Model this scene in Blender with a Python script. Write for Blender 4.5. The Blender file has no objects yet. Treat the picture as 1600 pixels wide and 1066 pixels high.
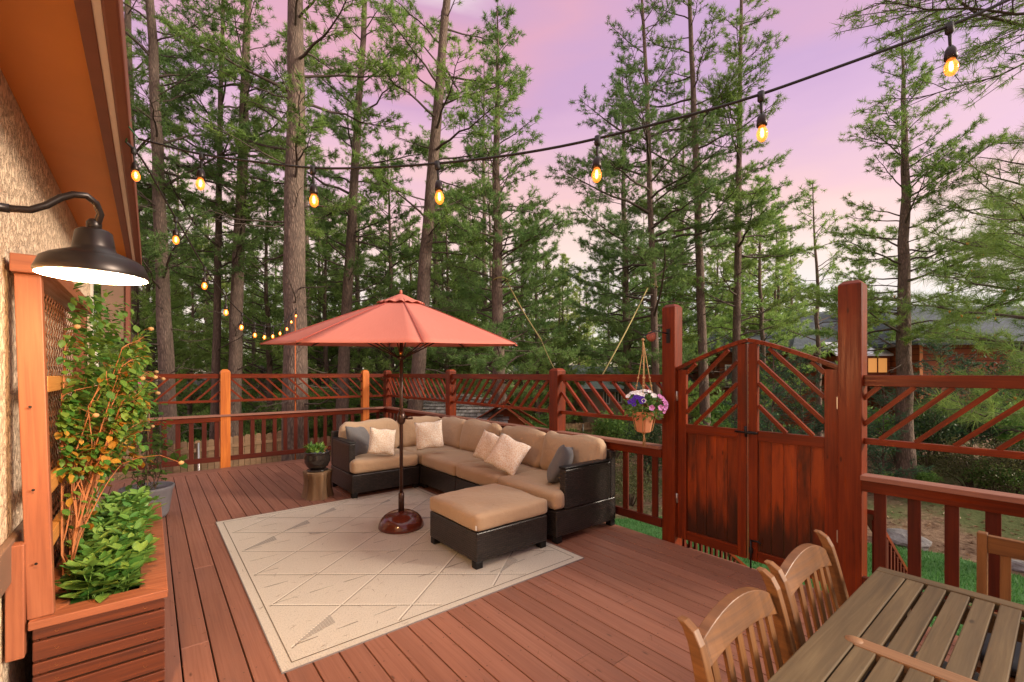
import bpy, math, random
import numpy as np
from math import radians as R, sin, cos, pi
from mathutils import Vector, Matrix, Euler

random.seed(7); rng = np.random.default_rng(7)
scn = bpy.context.scene
COL = scn.collection

# ------------------------------------------------------------------ camera
EYE = 1.65
FPX = 701.0                       # focal length in pixels of the 1600 px wide photograph
TH = R(38.87)                     # the camera looks this far to the right of the deck boards
HOR = 583.0
FW = Vector((sin(TH), cos(TH), 0)); RT = Vector((cos(TH), -sin(TH), 0))
cam = bpy.data.cameras.new('camera'); camo = bpy.data.objects.new('camera', cam); COL.objects.link(camo)
camo.location = (0, 0, EYE); camo.rotation_euler = (R(90), 0, -TH)
cam.sensor_width = 36; cam.lens = 36 * FPX / 1600
cam.shift_y = (HOR - 533.0) / 1600.0
cam.clip_start = 0.05; cam.clip_end = 800
scn.camera = camo

# ------------------------------------------------------------------ sky, sun, exposure
SUN_EL, SUN_AZ = R(21), R(139)    # azimuth of the glow that lights the deck, from +Y clockwise
world = bpy.data.worlds.new('World'); scn.world = world; world.use_nodes = True
wn, wl = world.node_tree.nodes, world.node_tree.links
wn.clear()
def W(t, **k):
    n = wn.new(t)
    for a, b in k.items(): setattr(n, a, b)
    return n
wout = W('ShaderNodeOutputWorld'); bg = W('ShaderNodeBackground'); bg2 = W('ShaderNodeBackground'); addw = W('ShaderNodeAddShader')
sky = W('ShaderNodeTexSky', sky_type='NISHITA', sun_disc=False, sun_elevation=SUN_EL, sun_rotation=SUN_AZ)
wl.new(sky.outputs[0], bg.inputs[0]); bg.inputs[1].default_value = 0.05
tc = W('ShaderNodeTexCoord'); sep = W('ShaderNodeSeparateXYZ'); wl.new(tc.outputs['Generated'], sep.inputs[0])
mp = W('ShaderNodeMapping'); mp.inputs['Scale'].default_value = (1.2, 1.2, 5.0); mp.inputs['Rotation'].default_value = (0, 0.18, 0.3)
wl.new(tc.outputs['Generated'], mp.inputs[0])
nz = W('ShaderNodeTexNoise'); nz.inputs['Scale'].default_value = 1.5; nz.inputs['Detail'].default_value = 5; nz.inputs['Roughness'].default_value = 0.5
wl.new(mp.outputs[0], nz.inputs[0])
ma = W('ShaderNodeMath', operation='MULTIPLY_ADD'); ma.inputs[1].default_value = 0.46; ma.inputs[2].default_value = -0.23
wl.new(nz.outputs[0], ma.inputs[0])
ad = W('ShaderNodeMath', operation='ADD'); wl.new(sep.outputs[2], ad.inputs[0]); wl.new(ma.outputs[0], ad.inputs[1])
rp = W('ShaderNodeValToRGB'); cr = rp.color_ramp
stops = [(0.0, (.86, .66, .52)), (.08, (.80, .70, .66)), (.20, (.95, .68, .54)), (.32, (.95, .54, .46)), (.44, (.78, .42, .54)),
         (.52, (.66, .34, .50)), (.60, (.80, .36, .42)), (.68, (.66, .34, .48)), (.76, (.95, .80, .78)), (.86, (1.35, 1.25, 1.2)), (1.0, (1.45, 1.38, 1.32))]
while len(cr.elements) < len(stops): cr.elements.new(0.5)
for e, (p, c) in zip(cr.elements, stops): e.position = p; e.color = (*c, 1)
dp = W('ShaderNodeVectorMath', operation='DOT_PRODUCT'); wl.new(tc.outputs['Generated'], dp.inputs[0]); dp.inputs[1].default_value = (.97, .25, 0)
mr = W('ShaderNodeMapRange'); mr.inputs[1].default_value = .55; mr.inputs[2].default_value = .95; mr.inputs[3].default_value = 0; mr.inputs[4].default_value = 1; wl.new(dp.outputs['Value'], mr.inputs[0])
me_ = W('ShaderNodeMapRange'); me_.inputs[1].default_value = .30; me_.inputs[2].default_value = .58; wl.new(sep.outputs[2], me_.inputs[0])
mm = W('ShaderNodeMath', operation='MULTIPLY'); wl.new(mr.outputs[0], mm.inputs[0]); wl.new(me_.outputs[0], mm.inputs[1])
m2 = W('ShaderNodeMath', operation='MULTIPLY'); wl.new(mm.outputs[0], m2.inputs[0]); m2.inputs[1].default_value = .6
mxw = W('ShaderNodeMix', data_type='RGBA'); wl.new(m2.outputs[0], mxw.inputs[0]); wl.new(rp.outputs[0], mxw.inputs[6]); mxw.inputs[7].default_value = (.50, .33, .60, 1)
wl.new(ad.outputs[0], rp.inputs[0]); wl.new(mxw.outputs[2], bg2.inputs[0]); bg2.inputs[1].default_value = 0.88
wl.new(bg.outputs[0], addw.inputs[0]); wl.new(bg2.outputs[0], addw.inputs[1]); wl.new(addw.outputs[0], wout.inputs[0])
sl = bpy.data.lights.new('sun', 'SUN'); sl.energy = 4.8; sl.angle = R(15); sl.color = (1.0, .86, .70)
so = bpy.data.objects.new('sun', sl); COL.objects.link(so)
sd = Vector((sin(SUN_AZ) * cos(SUN_EL), cos(SUN_AZ) * cos(SUN_EL), sin(SUN_EL)))
so.rotation_euler = (-sd).to_track_quat('-Z', 'Y').to_euler(); so.location = (0, -6, 12)
scn.view_settings.view_transform = 'Standard'; scn.view_settings.look = 'None'
scn.view_settings.exposure = 0.17; scn.view_settings.gamma = 1
scn.cycles.use_denoising = True; scn.cycles.max_bounces = 7; scn.cycles.diffuse_bounces = 3
scn.cycles.glossy_bounces = 3; scn.cycles.transparent_max_bounces = 12; scn.cycles.sample_clamp_indirect = 6

# ------------------------------------------------------------------ helpers
def at(px, py, D):
    "a point D metres ahead of the camera plane, in the direction of a pixel of the photograph"
    p = FW * D + RT * (D * (px - 800) / FPX); return Vector((p.x, p.y, EYE + (HOR - py) / FPX * D))

class MB:
    def __init__(s): s.v = []; s.f = []; s.uv = []; s.m = []; s.sm = []
    def face(s, idx, uv=None, mat=0, smooth=False):
        s.f.append(tuple(idx)); s.uv.extend(uv if uv else [(0, 0)] * len(idx)); s.m.append(mat); s.sm.append(smooth)
    def box(s, lo, hi, M=None, mat=0, taper=None):
        lo = Vector(lo); hi = Vector(hi); n = len(s.v); d = [abs(hi[i] - lo[i]) for i in range(3)]
        la = max(range(3), key=lambda i: d[i]); ro = (random.random() * 37, random.random() * 37)
        pts = []
        for z in (0, 1):
            for y in (0, 1):
                for x in (0, 1):
                    p = Vector((hi.x if x else lo.x, hi.y if y else lo.y, hi.z if z else lo.z))
                    if taper and z:
                        c = (lo + hi) / 2; p.x = c.x + (p.x - c.x) * taper; p.y = c.y + (p.y - c.y) * taper
                    pts.append(p)
        for p in pts: s.v.append(tuple(M @ p) if M else tuple(p))
        for q, ax in (((0, 2, 3, 1), (0, 1)), ((4, 5, 7, 6), (0, 1)), ((0, 1, 5, 4), (0, 2)), ((2, 6, 7, 3), (0, 2)), ((0, 4, 6, 2), (1, 2)), ((1, 3, 7, 5), (1, 2))):
            a, b = ax
            if b == la: a, b = b, a
            s.face([n + i for i in q], [(pts[i][a] + ro[0], pts[i][b] + ro[1]) for i in q], mat)
        return s
    def beam(s, a, b, w, h, up=(0, 0, 1), mat=0):
        a = Vector(a); b = Vector(b); x = (b - a); L = x.length; x.normalize()
        y = Vector(up).cross(x); y.normalize(); z = x.cross(y)
        M = Matrix((x, y, z)).transposed().to_4x4(); M.translation = a
        return s.box((0, -w / 2, -h / 2), (L, w / 2, h / 2), M, mat)
    def tube(s, path, rad, n=8, mat=0, cap=True, smooth=True, squash=None):
        P = [Vector(p) for p in path]; k = len(P)
        if not hasattr(rad, '__len__'): rad = [rad] * k
        base = len(s.v); ref = None; L = 0; Ls = []
        for i in range(k):
            t = (P[min(i + 1, k - 1)] - P[max(i - 1, 0)]); t.normalize() if t.length > 1e-9 else None
            if ref is None:
                ref = Vector((0, 0, 1)) if abs(t.z) < .9 else Vector((1, 0, 0))
            u = ref - t * ref.dot(t); u.normalize(); ref = u; w = t.cross(u)
            if i: L += (P[i] - P[i - 1]).length
            Ls.append(L)
            for j in range(n):
                a = 2 * pi * j / n
                s.v.append(tuple(P[i] + (u * cos(a) + w * sin(a) * (squash or 1)) * rad[i]))
        ro = random.random() * 30
        for i in range(k - 1):
            for j in range(n):
                j2 = (j + 1) % n; r0 = rad[i] * 2 * pi
                s.face((base + i * n + j, base + i * n + j2, base + (i + 1) * n + j2, base + (i + 1) * n + j),
                       [(Ls[i] + ro, r0 * j / n), (Ls[i] + ro, r0 * (j + 1) / n), (Ls[i + 1] + ro, r0 * (j + 1) / n), (Ls[i + 1] + ro, r0 * j / n)], mat, smooth)
        if cap:
            s.face([base + j for j in reversed(range(n))], None, mat); s.face([base + (k - 1) * n + j for j in range(n)], None, mat)
        return s
    def lathe(s, prof, n=32, c=(0, 0, 0), mat=0, M=None, smooth=True, sx=1):
        base = len(s.v); L = 0
        for i, (r, z) in enumerate(prof):
            for j in range(n):
                a = 2 * pi * j / n; p = Vector((r * cos(a) * sx, r * sin(a), z))
                if M: p = M @ p
                s.v.append((p.x + c[0], p.y + c[1], p.z + c[2]))
        for i in range(len(prof) - 1):
            L2 = L + math.hypot(prof[i + 1][0] - prof[i][0], prof[i + 1][1] - prof[i][1]); rr = max(p[0] for p in prof) * 2 * pi
            for j in range(n):
                j2 = (j + 1) % n
                s.face((base + i * n + j, base + i * n + j2, base + (i + 1) * n + j2, base + (i + 1) * n + j),
                       [(rr * j / n, L), (rr * (j + 1) / n, L), (rr * (j + 1) / n, L2), (rr * j / n, L2)], mat, smooth)
            L = L2
        return s
    def prism(s, pts, z0, z1, M=None, mat=0):
        "polygon pts (x,y) counter-clockwise, extruded z0..z1"
        n = len(pts); base = len(s.v); ro = random.random() * 20
        for z in (z0, z1):
            for x, y in pts:
                p = Vector((x, y, z)); p = M @ p if M else p; s.v.append(tuple(p))
        s.face([base + i for i in reversed(range(n))], [(pts[i][0] + ro, pts[i][1]) for i in reversed(range(n))], mat)
        s.face([base + n + i for i in range(n)], [(pts[i][0] + ro, pts[i][1]) for i in range(n)], mat)
        L = 0
        for i in range(n):
            j = (i + 1) % n; d = math.hypot(pts[j][0] - pts[i][0], pts[j][1] - pts[i][1])
            s.face((base + i, base + j, base + n + j, base + n + i), [(L + ro, z0), (L + d + ro, z0), (L + d + ro, z1), (L + ro, z1)], mat); L += d
        return s
    def mesh(s, name, mats):
        me = bpy.data.meshes.new(name); me.from_pydata(s.v, [], s.f)
        uv = me.uv_layers.new(name='UVMap'); uv.data.foreach_set('uv', [c for p in s.uv for c in p])
        me.polygons.foreach_set('material_index', s.m); me.polygons.foreach_set('use_smooth', s.sm)
        for m in (mats if isinstance(mats, (list, tuple)) else [mats]): me.materials.append(m)
        me.update(); return me

def link(name, me, parent=None, loc=None, rot=None):
    o = bpy.data.objects.new(name, me); COL.objects.link(o)
    if parent: o.parent = parent
    if loc: o.location = loc
    if rot: o.rotation_euler = rot
    return o
def obj(name, mb, mats, parent=None, loc=None, rot=None, bevel=0):
    o = link(name, mb.mesh(name, mats), parent, loc, rot)
    if bevel:
        m = o.modifiers.new('Bevel', 'BEVEL'); m.width = bevel; m.segments = 2; m.limit_method = 'ANGLE'; m.angle_limit = R(40)
    return o
def tag(o, label, cat=None, group=None, kind=None):
    if label: o['label'] = label
    if cat: o['category'] = cat
    if group: o['group'] = group
    if kind: o['kind'] = kind
    return o
def thing(name, label, cat, loc=(0, 0, 0), rot=(0, 0, 0), group=None):
    o = bpy.data.objects.new(name, None); COL.objects.link(o); o.location = loc; o.rotation_euler = rot
    o.empty_display_size = .1
    return tag(o, label, cat, group)
def struct(name, mb, m, bevel=0):
    o = obj(name, mb, m, bevel=bevel); o['kind'] = 'structure'; return o
def kids(o): return [c for c in ALL if c.parent == o]
def dup(root, loc, rot, label=None, group=None, scale=None):
    def cp(o, par):
        c = o.copy(); COL.objects.link(c); c.parent = par
        for ch in list(o.children): cp(ch, c)
        return c
    r = cp(root, None); r.location = loc; r.rotation_euler = rot
    if scale is not None: r.scale = (scale, scale, scale) if not hasattr(scale, '__len__') else scale
    if label: r['label'] = label
    if group: r['group'] = group
    return r
def tri_mesh(name, V, F, mats, mi=None):
    V = np.asarray(V, np.float32); F = np.asarray(F, np.int32); me = bpy.data.meshes.new(name); k = F.shape[1]
    me.vertices.add(len(V)); me.vertices.foreach_set('co', V.ravel())
    me.loops.add(F.size); me.loops.foreach_set('vertex_index', F.ravel())
    me.polygons.add(len(F)); me.polygons.foreach_set('loop_start', np.arange(0, F.size, k, dtype=np.int32))
    me.polygons.foreach_set('loop_total', np.full(len(F), k, np.int32))
    for m in (mats if isinstance(mats, (list, tuple)) else [mats]): me.materials.append(m)
    if mi is not None: me.polygons.foreach_set('material_index', np.asarray(mi, np.int32))
    me.update(calc_edges=True); me.validate(); return me

# ------------------------------------------------------------------ materials
class NT:
    def __init__(s, name):
        s.m = bpy.data.materials.new(name); s.m.use_nodes = True; s.n = s.m.node_tree.nodes; s.l = s.m.node_tree.links
        s.b = s.n['Principled BSDF']
    def a(s, t, ins=None, **k):
        n = s.n.new(t)
        for x, y in k.items(): setattr(n, x, y)
        for x, y in (ins or {}).items():
            if isinstance(y, bpy.types.NodeSocket): s.l.new(y, n.inputs[x])
            else: n.inputs[x].default_value = y
        return n
    def ramp(s, fac, st, interp='LINEAR'):
        n = s.n.new('ShaderNodeValToRGB'); s.l.new(fac, n.inputs[0]); r = n.color_ramp; r.interpolation = interp
        while len(r.elements) < len(st): r.elements.new(.5)
        for e, (p, c) in zip(r.elements, st): e.position = p; e.color = (*c, 1) if hasattr(c, '__len__') else (c, c, c, 1)
        return n.outputs[0]
    def mix(s, fac, a, b, mode='MIX'):
        n = s.n.new('ShaderNodeMix'); n.data_type = 'RGBA'; n.blend_type = mode
        for i, x in ((0, fac), (6, a), (7, b)):
            if isinstance(x, bpy.types.NodeSocket): s.l.new(x, n.inputs[i])
            else: n.inputs[i].default_value = (*x, 1) if hasattr(x, '__len__') and len(x) == 3 else x
        return n.outputs[2]
    def math(s, op, a, b=0.0, c=None):
        n = s.n.new('ShaderNodeMath'); n.operation = op
        for i, x in enumerate((a, b, c)):
            if x is None: continue
            if isinstance(x, bpy.types.NodeSocket): s.l.new(x, n.inputs[i])
            else: n.inputs[i].default_value = x
        return n.outputs[0]
    def noise(s, vec, scale, detail=4, rough=.55, dist=0):
        return s.a('ShaderNodeTexNoise', {'Vector': vec, 'Scale': scale, 'Detail': detail, 'Roughness': rough, 'Distortion': dist}).outputs[0]
    def map(s, vec, scale=(1, 1, 1), rot=(0, 0, 0), loc=(0, 0, 0)):
        return s.a('ShaderNodeMapping', {'Vector': vec, 'Scale': scale, 'Rotation': rot, 'Location': loc}).outputs[0]
    def uv(s): return s.a('ShaderNodeTexCoord').outputs['UV']
    def ob(s): return s.a('ShaderNodeTexCoord').outputs['Object']
    def pos(s): return s.a('ShaderNodeNewGeometry').outputs['Position']
    def isl(s): return s.a('ShaderNodeNewGeometry').outputs['Random Per Island']
    def bump(s, h, st=.3, dist=.01):
        n = s.a('ShaderNodeBump', {'Height': h, 'Strength': st, 'Distance': dist}); s.l.new(n.outputs[0], s.b.inputs['Normal'])
    def out(s, col, rough=.6, spec=.5, metal=0):
        for k, x in (('Base Color', col), ('Roughness', rough), ('Metallic', metal), ('Specular IOR Level', spec)):
            if isinstance(x, bpy.types.NodeSocket): s.l.new(x, s.b.inputs[k])
            else: s.b.inputs[k].default_value = (*x, 1) if hasattr(x, '__len__') else x
        return s.m

def wood(name, c1, c2, c3=None, rough=.5, spec=.4, bump=.15, su=2.2, sv=60, var=.35, patches=0, pcol=(.02, .012, .01)):
    t = NT(name); uv = t.uv(); v = t.map(uv, (su, sv, 1))
    g = t.noise(v, 1.0, 6, .62, .6); g2 = t.noise(t.map(uv, (su * .4, sv * .12, 1)), 1.0, 3, .5, 1.5)
    f = t.math('ADD', t.math('MULTIPLY', g, .55), t.math('MULTIPLY', g2, .45))
    col = t.ramp(f, [(.3, c2), (.52, c1), (.72, c3 or tuple(min(1, x * 1.25) for x in c1))])
    isl = t.isl(); k = t.math('MULTIPLY_ADD', isl, var, 1 - var * .5)
    col = t.mix(1.0, col, t.a('ShaderNodeCombineColor', {0: k, 1: k, 2: k}).outputs[0], 'MULTIPLY')
    vo = t.a('ShaderNodeTexVoronoi', {'Vector': t.map(uv, (3.0, 9.0, 1)), 'Scale': 1.0}).outputs[0]
    col = t.mix(t.ramp(vo, [(.035, .75), (.085, 0)]), col, tuple(x * .3 for x in c2))
    if patches:
        pn = t.noise(t.map(uv, (1.6, 7, 1)), 1.0, 5, .6); col = t.mix(t.math('MULTIPLY', t.ramp(pn, [(.52, 0), (.68, 1)]), patches), col, pcol)
    t.bump(f, bump, .004)
    return t.out(col, t.ramp(g, [(.3, rough + .1), (.7, max(.1, rough - .12))]), spec)
def plain(name, col, rough=.6, spec=.4, metal=0, nscale=0, namt=.15, bump=0):
    t = NT(name); c = (*col, 1)
    if nscale:
        n = t.noise(t.ob(), nscale, 5); c = t.mix(n, tuple(x * (1 - namt) for x in col), tuple(min(1, x * (1 + namt)) for x in col))
        if bump: t.bump(n, bump, .005)
        return t.out(c, rough, spec, metal)
    return t.out(col, rough, spec, metal)
def emis(name, col, st):
    t = NT(name); t.b.inputs['Emission Color'].default_value = (*col, 1); t.b.inputs['Emission Strength'].default_value = st
    return t.out(col, .4)

RED = wood('red stained cedar', (.175, .025, .006), (.065, .010, .004), (.29, .050, .010), rough=.36, spec=.22, var=.5, patches=.5, pcol=(.06, .014, .008))
REDD = wood('dark red stained cedar', (.105, .018, .009), (.05, .009, .005), (.155, .026, .009), rough=.45, spec=.2, var=.5, patches=.3)
GATEW = wood('red gate boards', (.24, .040, .009), (.07, .013, .005), (.38, .075, .014), rough=.34, spec=.25, sv=22, var=.35, patches=.9, pcol=(.035, .012, .007))
ORG = wood('orange lit cedar', (.62, .17, .022), (.42, .09, .012), (.75, .24, .04), rough=.5, var=.1)  # unstained cedar with the warm house light put into its orange
CAPW = wood('worn rail cap', (.30, .13, .085), (.19, .075, .05), (.36, .17, .12), rough=.6, var=.15, sv=40)
DECK = wood('brown composite deck board', (.26, .110, .070), (.20, .080, .050), (.305, .135, .09), rough=.5, spec=.4, bump=.2, su=1.2, sv=55, var=.24, patches=.3, pcol=(.17, .085, .065))
TRELW = wood('planter cedar', (.29, .095, .043), (.18, .052, .024), (.36, .13, .062), rough=.5, var=.3)
PLANTD = wood('dark planter slat', (.115, .030, .013), (.05, .013, .007), (.18, .05, .02), rough=.45, var=.5, patches=.3)
TEAK = wood('teak chair wood', (.225, .095, .03), (.11, .043, .014), (.34, .16, .055), rough=.45, sv=50, var=.4, patches=.35, pcol=(.10, .055, .028))
GREYW = wood('weathered table wood', (.135, .088, .038), (.07, .045, .019), (.21, .148, .07), rough=.62, sv=55, var=.5, patches=.25, pcol=(.12, .09, .05))
FENCE = wood('pine fence picket', (.31, .19, .10), (.19, .115, .065), (.38, .25, .145), rough=.8, var=.45, patches=.3, pcol=(.2, .13, .09))
STUMPW = wood('stump bark', (.17, .095, .045), (.06, .03, .014), (.28, .17, .08), rough=.7, su=3, sv=14, bump=.8, var=0)

def mk_stucco():
    t = NT('stucco'); p = t.pos()
    n = t.noise(t.map(p, (1, 1, .8)), 34, 5, .6, 1.0); n2 = t.noise(p, 5, 3)
    col = t.mix(t.ramp(n, [(.36, 0), (.50, 1)]), (.44, .29, .18), (.90, .68, .46)); col = t.mix(t.math('MULTIPLY', n2, .35), col, (.74, .60, .46))
    t.bump(t.ramp(n, [(.38, 0), (.55, 1)]), 1.0, .012); return t.out(col, .9, .2)
STUCCO = mk_stucco()
SOFFIT = plain('warm lit soffit', (.64, .225, .042), .5, .3, nscale=3, namt=.12)  # tan paint turned orange: the warm light is put into the colour
FASCIA = plain('fascia paint', (.17, .055, .032), .5, nscale=6, namt=.2)
GUTTER = plain('pale gutter strip', (.74, .62, .54), .45)
TRIM = plain('corner trim paint', (.55, .50, .42), .6, nscale=9)
TAUPE = plain('taupe painted board', (.17, .10, .065), .6, nscale=6)
BRONZE = plain('oil rubbed bronze', (.035, .026, .022), .35, .5, .6)
BLACKM = plain('black iron', (.015, .014, .014), .45, .5, .5)
STEEL = plain('zinc steel', (.5, .48, .45), .35, .5, .9)
CABLE = plain('black cable', (.018, .016, .015), .55)
WHITEIN = plain('white enamel', (.86, .82, .74), .4)
def mk_wicker():
    t = NT('dark resin wicker'); uv = t.uv()
    br = t.a('ShaderNodeTexBrick', {'Vector': uv, 'Scale': 1.0, 'Mortar Size': .0042, 'Brick Width': .042, 'Row Height': .019, 'Mortar Smooth': .6,
             'Color1': (.040, .028, .023, 1), 'Color2': (.014, .010, .008, 1), 'Mortar': (.003, .003, .003, 1)})
    t.bump(t.math('SUBTRACT', 1.0, br.outputs[1]), .9, .004)
    return t.out(br.outputs[0], .32, .55)
WICK = mk_wicker()
def mk_fabric(name, c, sc=420, var=.1, bump=.12, wr=0):
    t = NT(name); o = t.ob()
    n = t.noise(o, sc, 2); n2 = t.noise(o, 6, 4)
    col = t.mix(n, tuple(x * (1 - var) for x in c), tuple(min(1, x * (1 + var)) for x in c)); col = t.mix(t.math('MULTIPLY', n2, .25), col, tuple(x * .8 for x in c))
    wn_ = t.noise(t.map(o, (1, 1.6, 1)), 9, 3, .5, .8)
    t.bump(t.math('ADD', t.math('MULTIPLY', n, .08), t.math('MULTIPLY', wn_, .9)), .42, .03)
    m = t.out(col, .92, .2); t.b.inputs['Sheen Weight'].default_value = .15; return m
TAN = mk_fabric('tan outdoor fabric', (.44, .298, .185))
GREY = mk_fabric('grey pillow fabric', (.135, .128, .128))
def mk_cream():
    t = NT('cream patterned pillow'); o = t.ob()
    v = t.a('ShaderNodeTexVoronoi', {'Vector': o, 'Scale': 38.0}, feature='DISTANCE_TO_EDGE').outputs[0]
    col = t.ramp(v, [(.05, (.86, .78, .68)), (.14, (.74, .57, .42))]); t.bump(v, .4, .01); return t.out(col, .9, .2)
CREAM = mk_cream()
def mk_canopy():
    t = NT('coral canopy fabric'); uv = t.uv()
    n = t.noise(t.map(uv, (160, 8, 1)), 1, 3); n2 = t.noise(t.ob(), 2.5, 3)
    col = t.mix(n, (.66, .20, .145), (.76, .285, .215)); col = t.mix(t.math('MULTIPLY', n2, .35), col, (.68, .28, .22)); t.bump(n, .15, .003)
    m = t.out(col, .85, .2); tr = t.a('ShaderNodeBsdfTranslucent', {'Color': col}); mx = t.a('ShaderNodeMixShader', {0: .3})
    t.l.new(t.b.outputs[0], mx.inputs[1]); t.l.new(tr.outputs[0], mx.inputs[2]); t.l.new(mx.outputs[0], t.n['Material Output'].inputs[0]); return m
CANOPY = mk_canopy()
POLEM = plain('brown umbrella pole', (.055, .024, .016), .3, .5, .3)
BASEM = plain('glossy brown base', (.10, .022, .012), .12, .6, nscale=4, namt=.2)
GOLD = plain('brass sleeve', (.75, .45, .12), .3, .5, .9)
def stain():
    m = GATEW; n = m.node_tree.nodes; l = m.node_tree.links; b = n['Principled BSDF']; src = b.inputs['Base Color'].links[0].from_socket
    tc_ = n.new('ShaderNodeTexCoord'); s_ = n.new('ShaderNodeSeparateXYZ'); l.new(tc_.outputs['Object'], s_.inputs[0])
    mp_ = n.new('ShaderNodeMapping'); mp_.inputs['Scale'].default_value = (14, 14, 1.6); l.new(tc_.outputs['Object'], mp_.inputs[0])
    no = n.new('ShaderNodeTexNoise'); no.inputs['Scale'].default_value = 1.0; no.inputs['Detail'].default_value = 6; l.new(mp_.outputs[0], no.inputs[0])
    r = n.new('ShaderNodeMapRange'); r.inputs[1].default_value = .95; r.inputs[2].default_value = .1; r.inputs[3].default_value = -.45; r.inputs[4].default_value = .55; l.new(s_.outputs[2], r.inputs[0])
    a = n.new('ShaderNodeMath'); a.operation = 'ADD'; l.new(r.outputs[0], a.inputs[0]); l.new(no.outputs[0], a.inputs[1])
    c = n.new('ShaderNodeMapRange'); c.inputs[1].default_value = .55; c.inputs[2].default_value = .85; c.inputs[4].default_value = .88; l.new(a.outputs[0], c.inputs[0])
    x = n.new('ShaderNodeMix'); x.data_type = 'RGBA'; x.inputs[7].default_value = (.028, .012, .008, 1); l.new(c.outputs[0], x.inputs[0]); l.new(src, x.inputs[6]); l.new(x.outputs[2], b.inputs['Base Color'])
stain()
def mk_rug():
    t = NT('woven cream rug'); o = t.ob()
    rib = t.a('ShaderNodeTexWave', {'Vector': o, 'Scale': 26.0, 'Distortion': .6, 'Detail': 2.0, 'Detail Scale': 3.0}, wave_type='BANDS', bands_direction='Y').outputs[1]
    fl = t.noise(t.map(o, (140, 60, 1)), 1, 3, .7); n2 = t.noise(o, 2.2, 4)
    col = t.mix(rib, (.56, .49, .40), (.86, .775, .655)); col = t.mix(t.math('MULTIPLY', t.ramp(fl, [(.5, 0), (.72, 1)]), .65), col, (.34, .29, .22))
    col = t.mix(t.math('MULTIPLY', n2, .3), col, (.72, .635, .53)); t.bump(t.math('ADD', rib, fl), 1.0, .006); return t.out(col, .95, .15)
RUG = mk_rug()
RUGG = plain('rug grey yarn', (.36, .325, .28), .95, .1, nscale=160, namt=.6)
RUGL = plain('rug cream ridge', (.80, .73, .62), .95, .1, nscale=200, namt=.2)
RUGD = plain('rug dark thread', (.16, .125, .09), .95, .1, nscale=90, namt=.8)
TERRA = plain('terracotta', (.62, .27, .14), .8, .2, nscale=20, namt=.12)
POTG = plain('grey resin pot', (.17, .16, .17), .6, .3, nscale=10)
GLAZE = plain('black glazed pot', (.020, .015, .013), .15, .6)
SOIL = plain('soil', (.035, .022, .014), .95, .1, nscale=40, namt=.5, bump=.5)
CANE = plain('bamboo cane', (.40, .27, .17), .6, nscale=12)
ROPE = plain('natural rope', (.45, .27, .12), .9, nscale=120, namt=.3)
YROPE = plain('yellow tow rope', (.42, .34, .13), .8, nscale=60, namt=.3)
FILA = emis('bulb filament', (1.0, .60, .20), 16)
LAMPG = emis('lamp bulb', (1.0, .72, .38), 9)
def mk_bulb():
    t = NT('amber bulb glass'); t.b.inputs['Emission Color'].default_value = (1.0, .20, .02, 1); t.b.inputs['Emission Strength'].default_value = 1.8
    t.out((.9, .42, .12), .08, .6); tr = t.a('ShaderNodeBsdfTransparent', {'Color': (1, .8, .5, 1)}); mx = t.a('ShaderNodeMixShader', {0: .62})
    t.l.new(t.b.outputs[0], mx.inputs[1]); t.l.new(tr.outputs[0], mx.inputs[2]); t.l.new(mx.outputs[0], t.n['Material Output'].inputs[0]); return t.m
BULBG = mk_bulb()
def mk_leaf(name, c1, c2, sc=3.0, trans=.35, rough=.55, isl=.5, spec=.3):
    t = NT(name); p = t.ob(); n = t.noise(p, sc, 3)
    f = t.math('ADD', t.math('MULTIPLY', n, 1 - isl), t.math('MULTIPLY', t.isl(), isl))
    oi = t.a('ShaderNodeObjectInfo').outputs['Random']
    col = t.ramp(f, [(.25, c1), (.75, c2)]); k = t.math('MULTIPLY_ADD', oi, .45, .78)
    col = t.mix(1.0, col, t.a('ShaderNodeCombineColor', {0: k, 1: k, 2: k}).outputs[0], 'MULTIPLY')
    t.out(col, rough, spec); tr = t.a('ShaderNodeBsdfTranslucent', {'Color': col}); mx = t.a('ShaderNodeMixShader', {0: trans})
    t.l.new(t.b.outputs[0], mx.inputs[1]); t.l.new(tr.outputs[0], mx.inputs[2]); t.l.new(mx.outputs[0], t.n['Material Output'].inputs[0]); return t.m
NEED = mk_leaf('pine needles', (.10, .22, .05), (.34, .47, .11), .55, .4, .6, .3)  # greens raised to a sunlit brightness in the colour itself
NEEDF = mk_leaf('woodland needles', (.15, .29, .07), (.42, .57, .16), .55, .4, .6, .3)  # lighter copy of the needle green, its colour offsets shade among the trees
NEEDB = mk_leaf('blue green needles', (.10, .22, .07), (.30, .45, .13), .6, .4, .6, .3)
NEEDY = mk_leaf('bright green needles', (.24, .38, .07), (.50, .60, .17), .8, .45, .6, .35)
LEAFG = mk_leaf('bush leaf', (.09, .22, .05), (.26, .42, .10), 2, .4)
LEAFP = mk_leaf('planter leaf', (.06, .18, .03), (.24, .38, .07), 8, .3, .4, .6, .45)
LEAFV = mk_leaf('vine leaf', (.045, .14, .02), (.16, .25, .04), 3.5, .4, .45, .6, .35)
LEAFA = mk_leaf('orange lit vine leaf', (.45, .19, .02), (.60, .33, .05), 9, .4, .5, .6)  # warm lamplight on the leaves is put into this orange
LEAFL = mk_leaf('grape leaf', (.09, .22, .03), (.22, .36, .07), 9, .45, .5, .6)
VINEST = plain('orange vine stem', (.36, .13, .045), .7, nscale=20)
TWIG = plain('dark twig', (.10, .065, .045), .8, nscale=15)
PINK = plain('magenta petal', (.55, .05, .25), .6); PURP = plain('violet petal', (.10, .03, .42), .6)
WHITEP = plain('white petal', (.80, .78, .76), .6); LILA = plain('pink veined petal', (.60, .24, .52), .6, nscale=90, namt=.5)
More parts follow.
